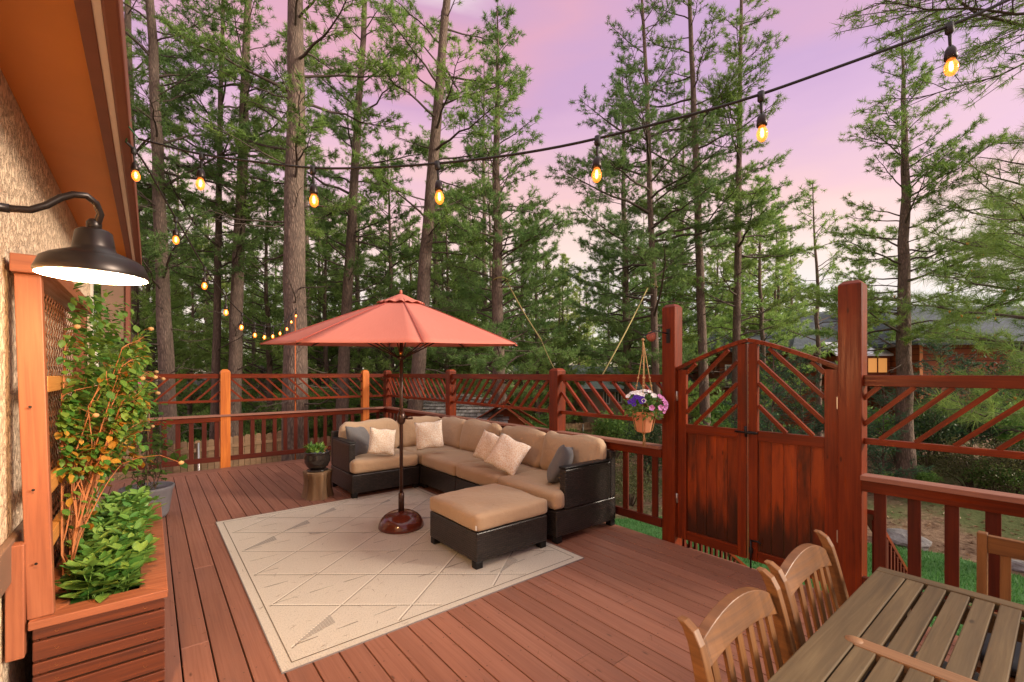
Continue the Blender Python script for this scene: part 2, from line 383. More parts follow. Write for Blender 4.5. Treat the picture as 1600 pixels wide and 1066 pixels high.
DRY = plain('dried pod', (.38, .22, .09), .8); CONE = plain('orange pollen cone', (.62, .30, .05), .8)
def mk_bark():
    t = NT('pine bark'); o = t.ob()
    v = t.a('ShaderNodeTexVoronoi', {'Vector': t.map(o, (26, 26, 5.5)), 'Scale': 1.2, 'Randomness': 1.0}, feature='DISTANCE_TO_EDGE').outputs[0]
    n = t.noise(t.map(o, (6, 6, 1.6)), 2.2, 6, .65); f = t.math('ADD', t.math('MULTIPLY', t.ramp(v, [(0, 0), (.35, 1)]), .28), t.math('MULTIPLY', n, .8))
    col = t.ramp(f, [(.2, (.055, .040, .032)), (.5, (.16, .112, .085)), (.8, (.31, .22, .165))]); col = t.mix(t.math('MULTIPLY', t.noise(o, .8, 2), .4), col, (.16, .135, .115))
    t.bump(f, 1.0, .035); return t.out(col, .9, .15)
BARK = mk_bark()
LIMB = plain('pine limb bark', (.105, .082, .066), .9, .15, nscale=9, namt=.35)
LIMBT = plain('reddish twig', (.16, .08, .055), .85, nscale=9)
# ================================================================== THE SETTING
def gz(x, y):
    z = -1.12 + .05 * sin(x * .9 + 1) * cos(y * .7)
    if y > 9: z -= min(.7, (y - 9) * .12)
    if x > 9: z += min(.5, (x - 9) * .07) * max(0, min(1, (9 - y) / 4))
    return z
def ground():
    xs = sorted(set([round(v, 3) for v in np.concatenate([np.linspace(-400, -40, 8), np.linspace(-38, 50, 90), np.linspace(55, 400, 8)])]))
    V = []; F = []
    for j, y in enumerate(xs):
        for i, x in enumerate(xs): V.append((x, y, gz(x, y) + (random.uniform(-.03, .03) if abs(x) < 50 and abs(y) < 50 else 0)))
    n = len(xs)
    for j in range(n - 1):
        for i in range(n - 1): F.append((j * n + i, j * n + i + 1, (j + 1) * n + i + 1, (j + 1) * n + i))
    t = NT('forest floor'); p = t.pos(); a = t.noise(p, .45, 6, .6); b = t.noise(p, 9, 8, .7)
    col = t.mix(t.ramp(b, [(.35, 0), (.7, 1)]), (.13, .075, .045), (.33, .23, .15)); col = t.mix(t.ramp(a, [(.5, 0), (.62, .8)]), col, (.075, .12, .035))
    t.bump(b, .8, .05); t.out(col, .95, .1)
    me = tri_mesh('ground', V, F, t.m); o = link('ground', me); o['kind'] = 'structure'
    for pl in me.polygons: pl.use_smooth = True
ground()
def lawn():
    P = [(4.3, 5.2), (6.3, 5.6), (8.3, 4.6), (8.8, 2.6), (9.2, 1.2), (8.8, -.6), (9.2, -3.0), (4.2, -3.2), (4.2, .5)]
    pts = []
    for i in range(len(P)):
        a, b = P[i], P[(i + 1) % len(P)]
        for k in range(6): f = k / 6; pts.append((a[0] * (1 - f) + b[0] * f + random.uniform(-.04, .04), a[1] * (1 - f) + b[1] * f + random.uniform(-.04, .04)))
    mb = MB(); V = [(x, y, gz(x, y) + .05) for x, y in pts]; c = (6.2, 1.6, gz(6.2, 1.6) + .05)
    mb.v = [c] + V; n = len(V)
    for i in range(n): mb.face((0, 1 + i, 1 + (i + 1) % n))
    t = NT('green turf'); p = t.pos(); a = t.noise(p, 60, 4, .7); b = t.noise(p, 1.2, 3)
    col = t.mix(a, (.035, .12, .03), (.11, .27, .07)); col = t.mix(t.math('MULTIPLY', b, .3), col, (.10, .2, .08)); t.bump(a, .8, .02); t.out(col, .9, .2)
    struct('lawn', mb, t.m)
    # blades
    N = 60000; x = rng.uniform(4.2, 9.2, N); y = rng.uniform(-3, 5.5, N)
    poly = np.array(pts); ins = np.zeros(N, bool); j = len(poly) - 1
    for i in range(len(poly)):
        xi, yi = poly[i]; xj, yj = poly[j]; c = ((yi > y) != (yj > y)) & (x < (xj - xi) * (y - yi) / (yj - yi + 1e-12) + xi); ins ^= c; j = i
    x = x[ins]; y = y[ins]; N = len(x); z = np.array([gz(a, b) for a, b in zip(x, y)]) + .05
    a = rng.uniform(0, 6.28, N); h = rng.uniform(.03, .06, N); w = .006
    b0 = np.stack([x - w * np.cos(a), y - w * np.sin(a), z], 1); b1 = np.stack([x + w * np.cos(a), y + w * np.sin(a), z], 1)
    tp = np.stack([x + rng.normal(0, .015, N), y + rng.normal(0, .015, N), z + h], 1)
    V = np.stack([b0, b1, tp], 1).reshape(-1, 3); F = np.arange(N * 3).reshape(-1, 3)
    o = link('grass', tri_mesh('grass', V, F, mk_leaf('grass blade', (.04, .15, .03), (.13, .30, .08), 4, .3))); tag(o, 'short green grass on the lawn below the deck', 'grass', kind='stuff')
lawn()

# ---- deck
YB = 9.22; XB = 3.93; WALLX = -.50; WALLY = 6.6
def deck():
    mb = MB(); bw = .138; gap = .008; x = XB - bw
    while x > -3.2:
        y0 = -2.2 if x > WALLX - .05 else WALLY - .1
        ys = [y0]; y = y0 + random.uniform(.4, 4.8)
        while y < YB - .9: ys.append(y); y += 4.88 - random.choice([0, 0, .8])
        ys.append(YB - .31)
        for a, b in zip(ys, ys[1:]): mb.box((x, a + .0015, -.026), (x + bw, b - .0015, 0))
        x -= bw + gap
    for k in range(2):
        y = YB - .142 - k * .146
        for a, b in ((-3.3, -.9), (-.897, 2.6), (2.603, XB)): mb.box((a, y, -.026), (b, y + .14, 0))
    mb.box((XB + .001, -2.2, -.24), (XB + .03, YB + .03, -.004)); mb.box((-3.3, YB + .001, -.24), (XB, YB + .03, -.004))
    mb.box((-.49, -2.2, -.12), (XB - .01, YB - .02, -.1), mat=1); mb.box((-3.3, WALLY - .08, -.121), (-.492, YB - .02, -.1), mat=1)
    o = struct('deck', mb, [DECK, plain('under deck', (.02, .014, .012), .9)], bevel=.003)
    sc = MB(); x = XB - bw
    while x > -.45:
        y = -1.2
        while y < YB - .4:
            for dx in (.025, .115):
                if random.random() < .85:
                    c = (x + dx + random.uniform(-.004, .004), y + random.uniform(-.01, .01)); n = len(sc.v)
                    for j in range(6): sc.v.append((c[0] + .0042 * cos(j * pi / 3), c[1] + .0042 * sin(j * pi / 3), .0008))
                    sc.face(range(n, n + 6))
            y += .406
        x -= bw + gap
    s = obj('screw_heads', sc, plain('screw head', (.05, .025, .02), .5), parent=o)
deck()

# ---- railing builder: a run along a unit direction d from p0; u = distance along it
POSTW = .135
def post_mb(h, z0=0.0, w=POSTW, rnd=False):
    mb = MB(); r = w / 2; mb.box((-r, -r, z0), (r, r, h))
    if rnd:
        mb.box((-r, -r, h), (r, r, h + .035), taper=.80); mb.box((-r * .8, -r * .8, h + .0352), (r * .8, r * .8, h + .055), taper=.55)
    else: mb.box((-r, -r, h), (r, r, h + .03), taper=.62)
    return mb
def run(root, p0, d, L, posts, bays, capo=-.02, wood_=RED, inner=1):
    "posts: (u, height, material, round top); bays: (u0, u1, slant)"
    ang = math.atan2(d[1], d[0]); root.location = (p0[0], p0[1], 0); root.rotation_euler = (0, 0, ang)
    up = [p[0] for p in posts]
    for u, h, m, rd, ww in posts: obj('post', post_mb(h, -.2, ww, rd), m, root, (u, 0, 0), bevel=.004)
    q = inner     # the side the deck is on
    mb = MB(); mb.box((0, -.075 + q * .03, .885), (L, .055 + q * .03, .92)); obj('cap_rail', mb, CAPW, root, bevel=.004)
    mb = MB(); mb.box((0, q * .047 - .018, .80), (L, q * .047 + .018, .8845)); obj('top_rail', mb, RED, root, bevel=.003)
    mb = MB(); mb.box((0, q * .047 - .018, .10), (L, q * .047 + .018, .185)); obj('bottom_rail', mb, REDD, root, bevel=.003)
    u = .10
    k = 0
    while u < L - .05:
        if all(abs(u - a) > .10 for a in up):
            b = MB(); b.box((-.034, q * .0283 - .019, .115), (.034, q * .0283, .865)); o = obj('baluster', b, REDD, root, (u, 0, 0), bevel=.003)
        u += .182
    for u0, u1, sl in bays:
        fr = MB(); fr.box((u0, -.028, 1.555), (u1, .032, 1.635)); fr.box((u0, -.02, 1.135), (u1, .024, 1.178)); p = obj('lattice_panel', fr, RED, root, bevel=.003)
        H = 1.555 - 1.178; s = u0 - H + .09
        while s < u1:
            a, b = s, s + H; za, zb = 1.178, 1.555
            if a < u0: za += (u0 - a); a = u0
            if b > u1: zb -= (b - u1); b = u1
            if b - a > .04:
                if sl < 0: A, B = (u0 + u1 - a, 0, za), (u0 + u1 - b, 0, zb)
                else: A, B = (a, 0, za), (b, 0, zb)
                m = MB(); m.beam(A, B, .030, .030, up=(0, 1, 0)); obj('slat', m, RED, p)
            s += .190
RX = 4.0 + .05
r1 = thing('deck_railing', 'dark red railing across the far end of the deck with bright orange posts', 'railing')
# run along +X from X=-3.2 at Y=YB+.1; inner side is -Y  (local y is +Y)
run(r1, (-3.2, 9.38), (1, 0), 7.25, [(1.75, 1.66, ORG, True, POSTW), (4.23, 1.66, ORG, True, .15), (6.75, 1.66, ORG, True, POSTW), (7.25, 1.68, RED, False, POSTW)],
    [(0, 1.68, 1), (1.82, 4.15, 1), (4.31, 6.68, -1), (6.82, 7.18, -1)], inner=-1)
r2 = thing('deck_railing', 'red railing behind the sectional sofa with three lattice bays above the cap', 'railing')
# run along -Y from the corner to the gate; local x = -Y, local y = +X ; inner side is -X
run(r2, (RX, 9.30), (0, -1), 6.74, [(2.59, 1.68, RED, False, POSTW), (5.20, 1.68, RED, False, .15)], [(.0, 2.52, -1), (2.66, 5.12, 1), (5.28, 6.74, -1)], inner=-1)
r3 = thing('deck_railing', 'red railing to the right of the gate beyond the dining table', 'railing')
run(r3, (RX, .935), (0, -1), 3.6, [(3.0, 1.68, RED, False, POSTW)], [(0, 2.92, 1)], inner=-1)
# fix: -Y run has local y = +X, deck on -y side
for nm, y, lab in (('gate_post', 2.48, 'tall red gate post with the flower basket beside it'), ('gate_post', 1.005, 'thickest tallest red gate post to the right of the double gate')):
    big = y < 2; o = obj(nm, post_mb(2.30, -1.2, .145 if big else .14), RED, None, (RX, y, 0), bevel=.005); tag(o, lab, 'gate post', 'posts of the double gate')

# ---- the double gate
def gate():
    root = thing('double_gate', 'arched red wooden double gate with slanted bars over solid boards, black latch', 'gate', (RX - .01, 1.745, .0))
    # local: x = world Y offset (we build in world axes with plane YZ), thickness in X
    y0, y1 = .66, -.66
    def arch(y): return 1.935 - .245 * (abs(y) / .66) ** 1.22
    for sgn in (1, -1):
        ya, yb = .006, .66                           # meeting stile -> hinge stile (distance from the middle)
        F = lambda a: sgn * a
        st = MB()
        st.beam((0, F(ya + .04), .04), (0, F(ya + .04), arch(.04) - .02), .075, .04, up=(1, 0, 0))
        st.beam((0, F(yb - .045), .04), (0, F(yb - .045), arch(.64) - .02), .09, .04, up=(1, 0, 0))
        leaf = obj('gate_leaf', st, RED, root, bevel=.003)
        rr = MB(); rr.beam((.001, F(ya + .08), 1.115), (.001, F(yb - .09), 1.115), .036, .085); obj('middle_rail', rr, RED, leaf, bevel=.003)
        rr = MB(); rr.beam((.001, F(ya + .08), .085), (.001, F(yb - .09), .085), .036, .09); obj('lower_rail', rr, RED, leaf, bevel=.003)
        ar = MB(); N = 10
        for i in range(N):
            a = ya + (yb - ya) * i / N; b = ya + (yb - ya) * (i + 1) / N
            ar.beam((0, F(a), arch(a)), (0, F(b + .003), arch(b)), .055, .032)
        obj('arched_rail', ar, RED, leaf)
        bd = MB(); w = (yb - .09 - ya - .08) / 5
        for i in range(5):
            a = ya + .08 + w * i; lo, hi = sorted((F(a + .0015), F(a + w - .0015))); bd.box((.004, lo, .13), (.02, hi, 1.073))
        obj('board_panel', bd, GATEW, leaf, bevel=.003)
        # slanted bars: rise towards the middle, parallel
        L = yb - .09 - (ya + .08); k = 0
        for c in (-.46, -.27, -.08, .11, .30, .49):
            pts = []
            # line z = 1.16 + c + t*1.0 with t from hinge side (0) to middle (L)
            ta = max(0, -c); tb = L
            def z(t): return 1.158 + c + t
            while tb > ta and z(tb) > arch(ya + .08 + (L - tb)) - .03: tb -= .005
            if tb - ta < .06: continue
            A = (0, F(ya + .08 + L - ta), z(ta)); B = (0, F(ya + .08 + L - tb), z(tb)); m = MB(); m.beam(A, B, .03, .034, up=(1, 0, 0)); obj('slanted_bar', m, RED, leaf, bevel=.002)
        for z in (1.38, .38):
            h = MB(); h.box((-.028, min(F(.652), F(.675)), z), (-.0205, max(F(.652), F(.675)), z + .09)); h.tube([(-.03, F(.664), z - .003), (-.03, F(.664), z + .093)], .006, 8); obj('hinge', h, STEEL, leaf)
    m = MB(); m.box((-.036, -.07, 1.125), (-.0215, -.01, 1.15)); m.tube([(-.03, -.09, 1.137), (-.045, .0, 1.137), (-.03, .10, 1.137)], .008, 8); m.tube([(-.04, .0, 1.10), (-.045, .002, 1.19)], .013, 8)
    obj('latch', m, BLACKM, root)
    m = MB(); m.tube([(-.035, -.035, -.05), (-.035, -.035, .22)], .008, 8); m.box((-.04, -.05, .11), (-.0215, -.02, .15)); m.tube([(-.035, -.035, .215), (-.035, -.10, .22), (-.035, -.12, .2)], .008, 8)
    obj('drop_bolt', m, BLACKM, root)
gate()
def stairs():
    root = thing('deck_stairs', 'red wooden stairs with slatted side rails going down beyond the gate', 'stairs', (RX + .09, 1.745, 0))
    for i in range(6):
        m = MB(); m.box((.28 * i, -.75, -.18 * (i + 1) - .03), (.28 * i + .26, .75, -.18 * (i + 1))); obj('step', m, DECK, root, bevel=.003)
    for sy in (-.80, .80):
        h0 = .62 if sy < 0 else .30
        m = MB(); m.beam((.02, sy, h0), (1.75, sy, h0 - 1.15), .09, .035); r = obj('side_rail', m, RED, root, bevel=.003)
        m = MB(); m.beam((.02, sy, -.12), (1.75, sy, -1.12), .04, .20); obj('stringer', m, REDD, root)
        for k in range(15):
            x = .06 + k * .112; m = MB(); z1 = h0 - .03 - x * .665; m.box((x, sy - .045, -.1 - x * .6), (x + .038, sy - .0225, z1)); obj('baluster', m, REDD, r)
stairs()

# ---- the house wall, eave and trims
def house():
    root = thing('house', 'stuccoed house wall on the left with orange lit soffit and dark fascia', 'house', (WALLX, 0, 0))
    m = MB(); m.box((-.25, -3.0, -1.3), (0, WALLY, 3.35)); obj('wall', m, STUCCO, root)
    m = MB(); m.box((.001, -3.0, .74), (.032, 5.2, .915)); obj('wall_ledge', m, TAUPE, root, bevel=.006)
    so_ = 2.95
    m = MB()
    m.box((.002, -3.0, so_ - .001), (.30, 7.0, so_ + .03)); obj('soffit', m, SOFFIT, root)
    m = MB(); m.box((.30, -3.0, so_ - .055), (.345, 7.0, so_ + .16)); f = obj('fascia', m, FASCIA, root, bevel=.004)
    m = MB(); m.box((.345, -3.0, so_ - .047), (.369, 7.0, so_ - .03)); obj('drip_edge', m, GUTTER, f)
    m = MB(); m.box((.37, -3, so_ - .065), (.42, 7.05, so_ + .10)); obj('gutter', m, FASCIA, root, bevel=.01)
    m = MB(); m.box((.08, 6.62, so_ - .92), (.285, 7.0, so_ - .002)); e = obj('eave_return', m, TAUPE, root, bevel=.004)
    m = MB(); m.box((.2851, 6.60, so_ - .96), (.32, 7.02, so_ - .056)); obj('return_trim', m, FASCIA, e)
    m = MB(); m.box((.001, WALLY - .1, 0), (.022, WALLY + .02, so_ - .1)); m.box((-.25, WALLY + .001, 0), (.0005, WALLY + .02, so_)); obj('corner_trim', m, TRIM, root, bevel=.003)
    m = MB(); m.tube([(.045, WALLY - .16, .02), (.045, WALLY - .16, 2.0)], .03, 10); obj('downspout', m, TRIM, root)
    m = MB(); m.prism([(-6, -3.2), (.33, -3.2), (.33, 7.05), (-6, 7.05)], so_ + .17, so_ + .3); obj('roof', m, plain('roof shingle', (.06, .045, .04), .9, nscale=30, namt=.4), root)
house()

# ---- privacy fences
def fence(a, b, top, label, group):
    a = Vector(a); b = Vector(b); d = (b - a); L = d.length; d.normalize(); root = thing('privacy_fence', label, 'fence', (a.x, a.y, 0), (0, 0, math.atan2(d.y, d.x)), group)
    m = MB(); x = 0
    while x < L:
        w = .135 + random.uniform(-.004, .004); t = top + random.uniform(-.02, .02); zb = gz(a.x + d.x * x, a.y + d.y * x) - .05
        m.prism([(x, zb), (x + w, zb), (x + w, t - .03), (x + w - .03, t), (x + .03, t), (x, t - .03)], -.009, .009, Matrix(((1, 0, 0, 0), (0, 0, -1, 0), (0, 1, 0, 0), (0, 0, 0, 1))))
        x += w + .012
    obj('pickets', m, FENCE, root)
    for z in (top - .28, top - 1.1): m = MB(); m.box((0, -.055, z), (L, -.012, z + .085)); obj('fence_rail', m, FENCE, root)
    x = .1
    while x < L: m = MB(); m.tube([(x, -.085, -2), (x, -.085, top - .05)], .028, 8); obj('steel_post', m, STEEL, root); x += 2.44
F1 = at(240, 690, 11.6); F2 = at(640, 640, 17.5)
fence((-8.5, 10.4), (3.4, 14.2), .0, 'pale wooden picket fence behind the far deck railing', 'privacy fences')
fence((3.6, 14.4), (18.5, 10.6), -.30, 'weathered brown picket fence in front of the tan neighbouring house', 'privacy fences')

# ---- neighbouring houses
def siding(name, c, pitch=.16, vert=False):
    t = NT(name); p = t.ob()
    w = t.a('ShaderNodeTexWave', {'Vector': p, 'Scale': 1 / pitch / 2 * .32 * 2, 'Distortion': .0}, wave_type='BANDS', bands_direction='Z', wave_profile='SAW').outputs[1]
    n = t.noise(t.map(p, (1.2, 1.2, 14)), 1.5, 4); col = t.mix(n, tuple(x * .7 for x in c), tuple(x * 1.25 for x in c)); col = t.mix(t.ramp(w, [(.06, .9), (.2, 0)]), col, tuple(x * .3 for x in c))
    t.bump(w, .6, .02); return t.out(col, .7, .3)
def shingle(name, c):
    t = NT(name); b = t.a('ShaderNodeTexBrick', {'Vector': t.uv(), 'Scale': 1.0, 'Mortar Size': .012, 'Brick Width': .33, 'Row Height': .14, 'Color1': (*c, 1), 'Color2': (*[x * .6 for x in c], 1), 'Mortar': (*[x * .3 for x in c], 1)})
    n = t.noise(t.ob(), 2.5, 5); return t.out(t.mix(t.math('MULTIPLY', n, .5), b.outputs[0], tuple(x * .7 for x in c)), .9, .2)
LIT = emis('lit window', (1.0, .52, .12), 1.1); DARKG = plain('dark window glass', (.03, .04, .045), .1, .8); WHITEF = plain('white frame', (.7, .7, .68), .5)
def gable_roof(m, x0, x1, y0, y1, ze, zr, axis='x', t=.14, mat=0, hip=0):
    "two slopes, ridge along axis"
    if axis == 'x':
        ym = (y0 + y1) / 2; quads = [((x0, y0, ze), (x1, y0, ze), (x1, ym, zr), (x0 + hip, ym, zr)), ((x1, y1, ze), (x0, y1, ze), (x0 + hip, ym, zr), (x1, ym, zr))]
        if hip: quads.append(((x0, y1, ze), (x0, y0, ze), (x0 + hip - .01, ym, zr), (x0 + hip, ym + .02, zr)))
    else:
        xm = (x0 + x1) / 2; quads = [((x0, y1, ze), (x0, y0, ze), (xm, y0, zr), (xm, y1, zr)), ((x1, y0, ze), (x1, y1, ze), (xm, y1, zr), (xm, y0, zr))]
    for q in quads:
        n = len(m.v); L = (Vector(q[1]) - Vector(q[0])).length; S = (Vector(q[3]) - Vector(q[0])).length; uv = [(0, 0), (L, 0), (L, S), (0, S)]
        m.v += list(q) + [(a, b, c - t) for a, b, c in q]
        m.face((n, n + 1, n + 2, n + 3), uv, mat); m.face((n + 7, n + 6, n + 5, n + 4), uv, mat)
        for i in range(4): j = (i + 1) % 4; m.face((n + i, n + 4 + i, n + 4 + j, n + j), None, mat)
def win(root, x0, x1, z0, z1, y, glass, frame=None, cross=True):
    f = MB(); e = .06
    for lo, hi in (((x0 - e, y - .03, z0 - e), (x1 + e, y, z0)), ((x0 - e, y - .03, z1), (x1 + e, y, z1 + e)), ((x0 - e, y - .03, z0), (x0, y, z1)), ((x1, y - .03, z0), (x1 + e, y, z1))): f.box(lo, hi)
    if cross: f.box(((x0 + x1) / 2 - .025, y - .028, z0), ((x0 + x1) / 2 + .025, y - .002, z1))
    w = obj('window', f, frame or WHITEF, root); p = MB(); p.box((x0, y - .012, z0), (x1, y - .004, z1)); obj('pane', p, glass, w)
def red_house():
    base = at(1437, 583, 17.5); g = gz(base.x, base.y)
    root = thing('log_house', 'reddish brown sided house with dark shingle roof and glowing window beyond the gate', 'house', (base.x, base.y, 0), (0, 0, -TH))
    S = 17.5 / 701; zp = lambda py, D=17.5: EYE + (HOR - py) / 701 * D
    sd = siding('red brown siding', (.20, .05, .014), .24); rf = shingle('blue grey shingle', (.13, .155, .175))
    m = MB(); m.box((0, 0, g - .5), (9, 7, zp(533))); m.box((-6.7, 2.4, g - .5), (-.002, 7, zp(548, 19.9)))
    obj('wall', m, sd, root)
    m = MB(); gable_roof(m, -.5, 9.5, -.5, 7.5, zp(533, 17), zp(478, 21), hip=1.6); gable_roof(m, -7.3, 0, 1.9, 7.8, zp(545, 19.4), zp(512, 22.5) - .2, hip=.9)
    gable_roof(m, -3.9, 0.2, 1.7, 7.6, zp(545, 19.2), zp(487, 22), hip=2.2)
    obj('roof', m, rf, root)
    m = MB(); m.box((-.02, -.03, g - .4), (.10, -.002, zp(536))); obj('corner_trim', m, plain('orange trim', (.55, .20, .06), .6), root)
    # glazed bay with white skylight roof
    m = MB(); m.box((-2.3, 1.3, zp(595, 18.8)), (-.05, 2.398, zp(556, 18.8))); obj('bay', m, sd, root)
    n = MB(); q0, q1 = zp(553, 18.6), zp(530, 19.6); n.v = [(-2.4, 1.2, q0), (0, 1.2, q0), (-.1, 2.39, q1), (-2.2, 2.39, q1), (-2.4, 1.2, q0 - .08), (0, 1.2, q0 - .08), (-.1, 2.39, q1 - .1), (-2.2, 2.39, q1 - .1)]
    for f_ in ((0, 1, 2, 3), (7, 6, 5, 4), (0, 4, 5, 1), (1, 5, 6, 2), (3, 2, 6, 7), (0, 3, 7, 4)): n.face(f_)
    obj('skylight_roof', n, plain('white glazing', (.72, .75, .78), .3), root)
    win(root, -2.1, -1.1, zp(582, 18.8), zp(560, 18.8), 1.298, LIT, sd); win(root, -1.0, -.2, zp(582, 18.8), zp(560, 18.8), 1.298, emis('dim lit window', (.75, .33, .09), .55), sd)
    win(root, -1.7, -.9, zp(650, 19.9), zp(628, 19.9), 2.398, DARKG, REDD)
    win(root, -6.4, -5.6, zp(603, 19.9), zp(572, 19.9), 2.398, DARKG, WHITEF)
    m = MB(); m.box((-6.6, 1.2, zp(616, 19)), (-4.7, 2.39, zp(612, 19))); m.box((-6.6, 1.2, zp(599, 19)), (-4.7, 1.26, zp(596, 19)))
    for i in range(12): m.box((-6.55 + i * .16, 1.21, zp(612, 19)), (-6.51 + i * .16, 1.24, zp(599, 19)))
    obj('balcony', m, REDD, root)
red_house()
def simple_house(label, name, px0, px1, D, pye, pyr, wallc, roofc, wins, axis='x', cat='house', depth=6, wmat=None, rmat=None):
    b = at(px0, 583, D); g = gz(b.x, b.y); S = D / 701; Wd = (px1 - px0) * S; zp = lambda py: EYE + (HOR - py) * S
    root = thing(name, label, cat, (b.x, b.y, 0), (0, 0, -TH))
    m = MB(); m.box((0, 0, g - .6), (Wd, depth, zp(pye)))
    if axis == 'y':
        n = len(m.v); m.v += [(0, 0, zp(pye)), (Wd, 0, zp(pye)), (Wd / 2, 0, zp(pyr))]; m.face((n, n + 1, n + 2))
    obj('wall', m, wmat or plain(name + ' wall', wallc, .8, nscale=2), root)
    m = MB(); gable_roof(m, -.4, Wd + .4, -.5, depth + .4, zp(pye) - .1, zp(pyr) + .1, axis); obj('roof', m, rmat or shingle(name + ' shingle', roofc), root)
    for x0, x1, y0, y1, gl in wins: win(root, (x0 - px0) * S, (x1 - px0) * S, zp(y1), zp(y0), -.002, gl)
    return root
simple_house('tan neighbouring house with pale green grey gables behind the right fence', 'tan_house', 812, 915, 26, 594, 572, (.36, .27, .19), (.20, .25, .21), [(824, 834, 607, 622, DARKG), (858, 868, 606, 632, DARKG)], 'x')
simple_house('long tan wing with small dark windows behind the flower basket', 'tan_house', 918, 1085, 22, 604, 575, (.36, .27, .19), (.20, .24, .21), [(944, 951, 612, 630, DARKG), (962, 970, 612, 628, DARKG), (1042, 1054, 610, 622, DARKG)], 'x')
simple_house('small cream cabin with two glowing yellow windows beyond the left railing', 'cream_cabin', 375, 428, 24, 590, 573, (.42, .37, .26), (.075, .06, .055), [(389.5, 395, 595, 604.5, LIT), (404, 411, 595, 604.5, LIT)], 'y')
simple_house('long low grey roofed house between the tree trunks at left', 'grey_house', 430, 545, 30, 612, 583, (.16, .13, .11), (.12, .115, .115), [(478, 486, 616, 626, DARKG)], 'x')
simple_house('low dark house with a grey roof behind the leftmost trunks', 'dark_house', 262, 345, 28, 612, 589, (.12, .085, .07), (.13, .13, .13), [(268, 290, 618, 628, DARKG)], 'x')
def shed():
    b = at(790, 583, 11.4); root = thing('garden_shed', 'low shed with pale curling shingle roof and red plank gable behind the sofa railing', 'shed', (b.x, b.y, 0), (0, 0, -TH - .0))
    S = 11.4 / 701; zp = lambda py: EYE + (HOR - py) * S
    m = MB(); m.box((-1.9, .4, -1.3), (.55, 3.2, zp(672))); n = len(m.v); m.v += [(-.65, .39, zp(672)), (.65, .39, zp(672)), (0, .39, zp(640))]; m.face((n, n + 1, n + 2))
    obj('wall', m, wood('shed planks', (.36, .085, .025), (.2, .04, .015), rough=.6), root)
    # shingle courses on the slope facing the deck
    m = MB(); rows = 9
    for i in range(rows):
        f0 = i / rows; f1 = (i + 1) / rows; x = -2.5
        while x < -.06 + .15 * 0:
            w = random.uniform(.10, .2); z0 = zp(664) + (zp(622) - zp(664)) * f0; y0 = .0 + 1.6 * f0; dz = random.uniform(0, .025); x1 = x + w - .008
            sh = -.9 * (1 - f0) * 0
            m.beam((x + w / 2, y0 - .03, z0 + .03 + dz), (x + w / 2, y0 + 1.6 / rows * 1.25, z0 + (zp(622) - zp(664)) / rows * 1.1 + .012), w - .01, .014)
            x += w
    o = obj('shingle_roof', m, wood('bleached shingle', (.34, .33, .29), (.16, .16, .13), (.5, .49, .44), rough=.9, var=.6), root)
    m = MB()
    for sgn in (-1, 1): m.beam((0, .25, zp(636)), (sgn * .85, .25, zp(672) - .05), .5, .04); m.beam((0, .30, zp(630)), (sgn * 1.0, .6, zp(668)), .6, .02)
    obj('gable_trim', m, wood('shed trim', (.25, .06, .02), (.12, .03, .012), rough=.6), root)
shed()
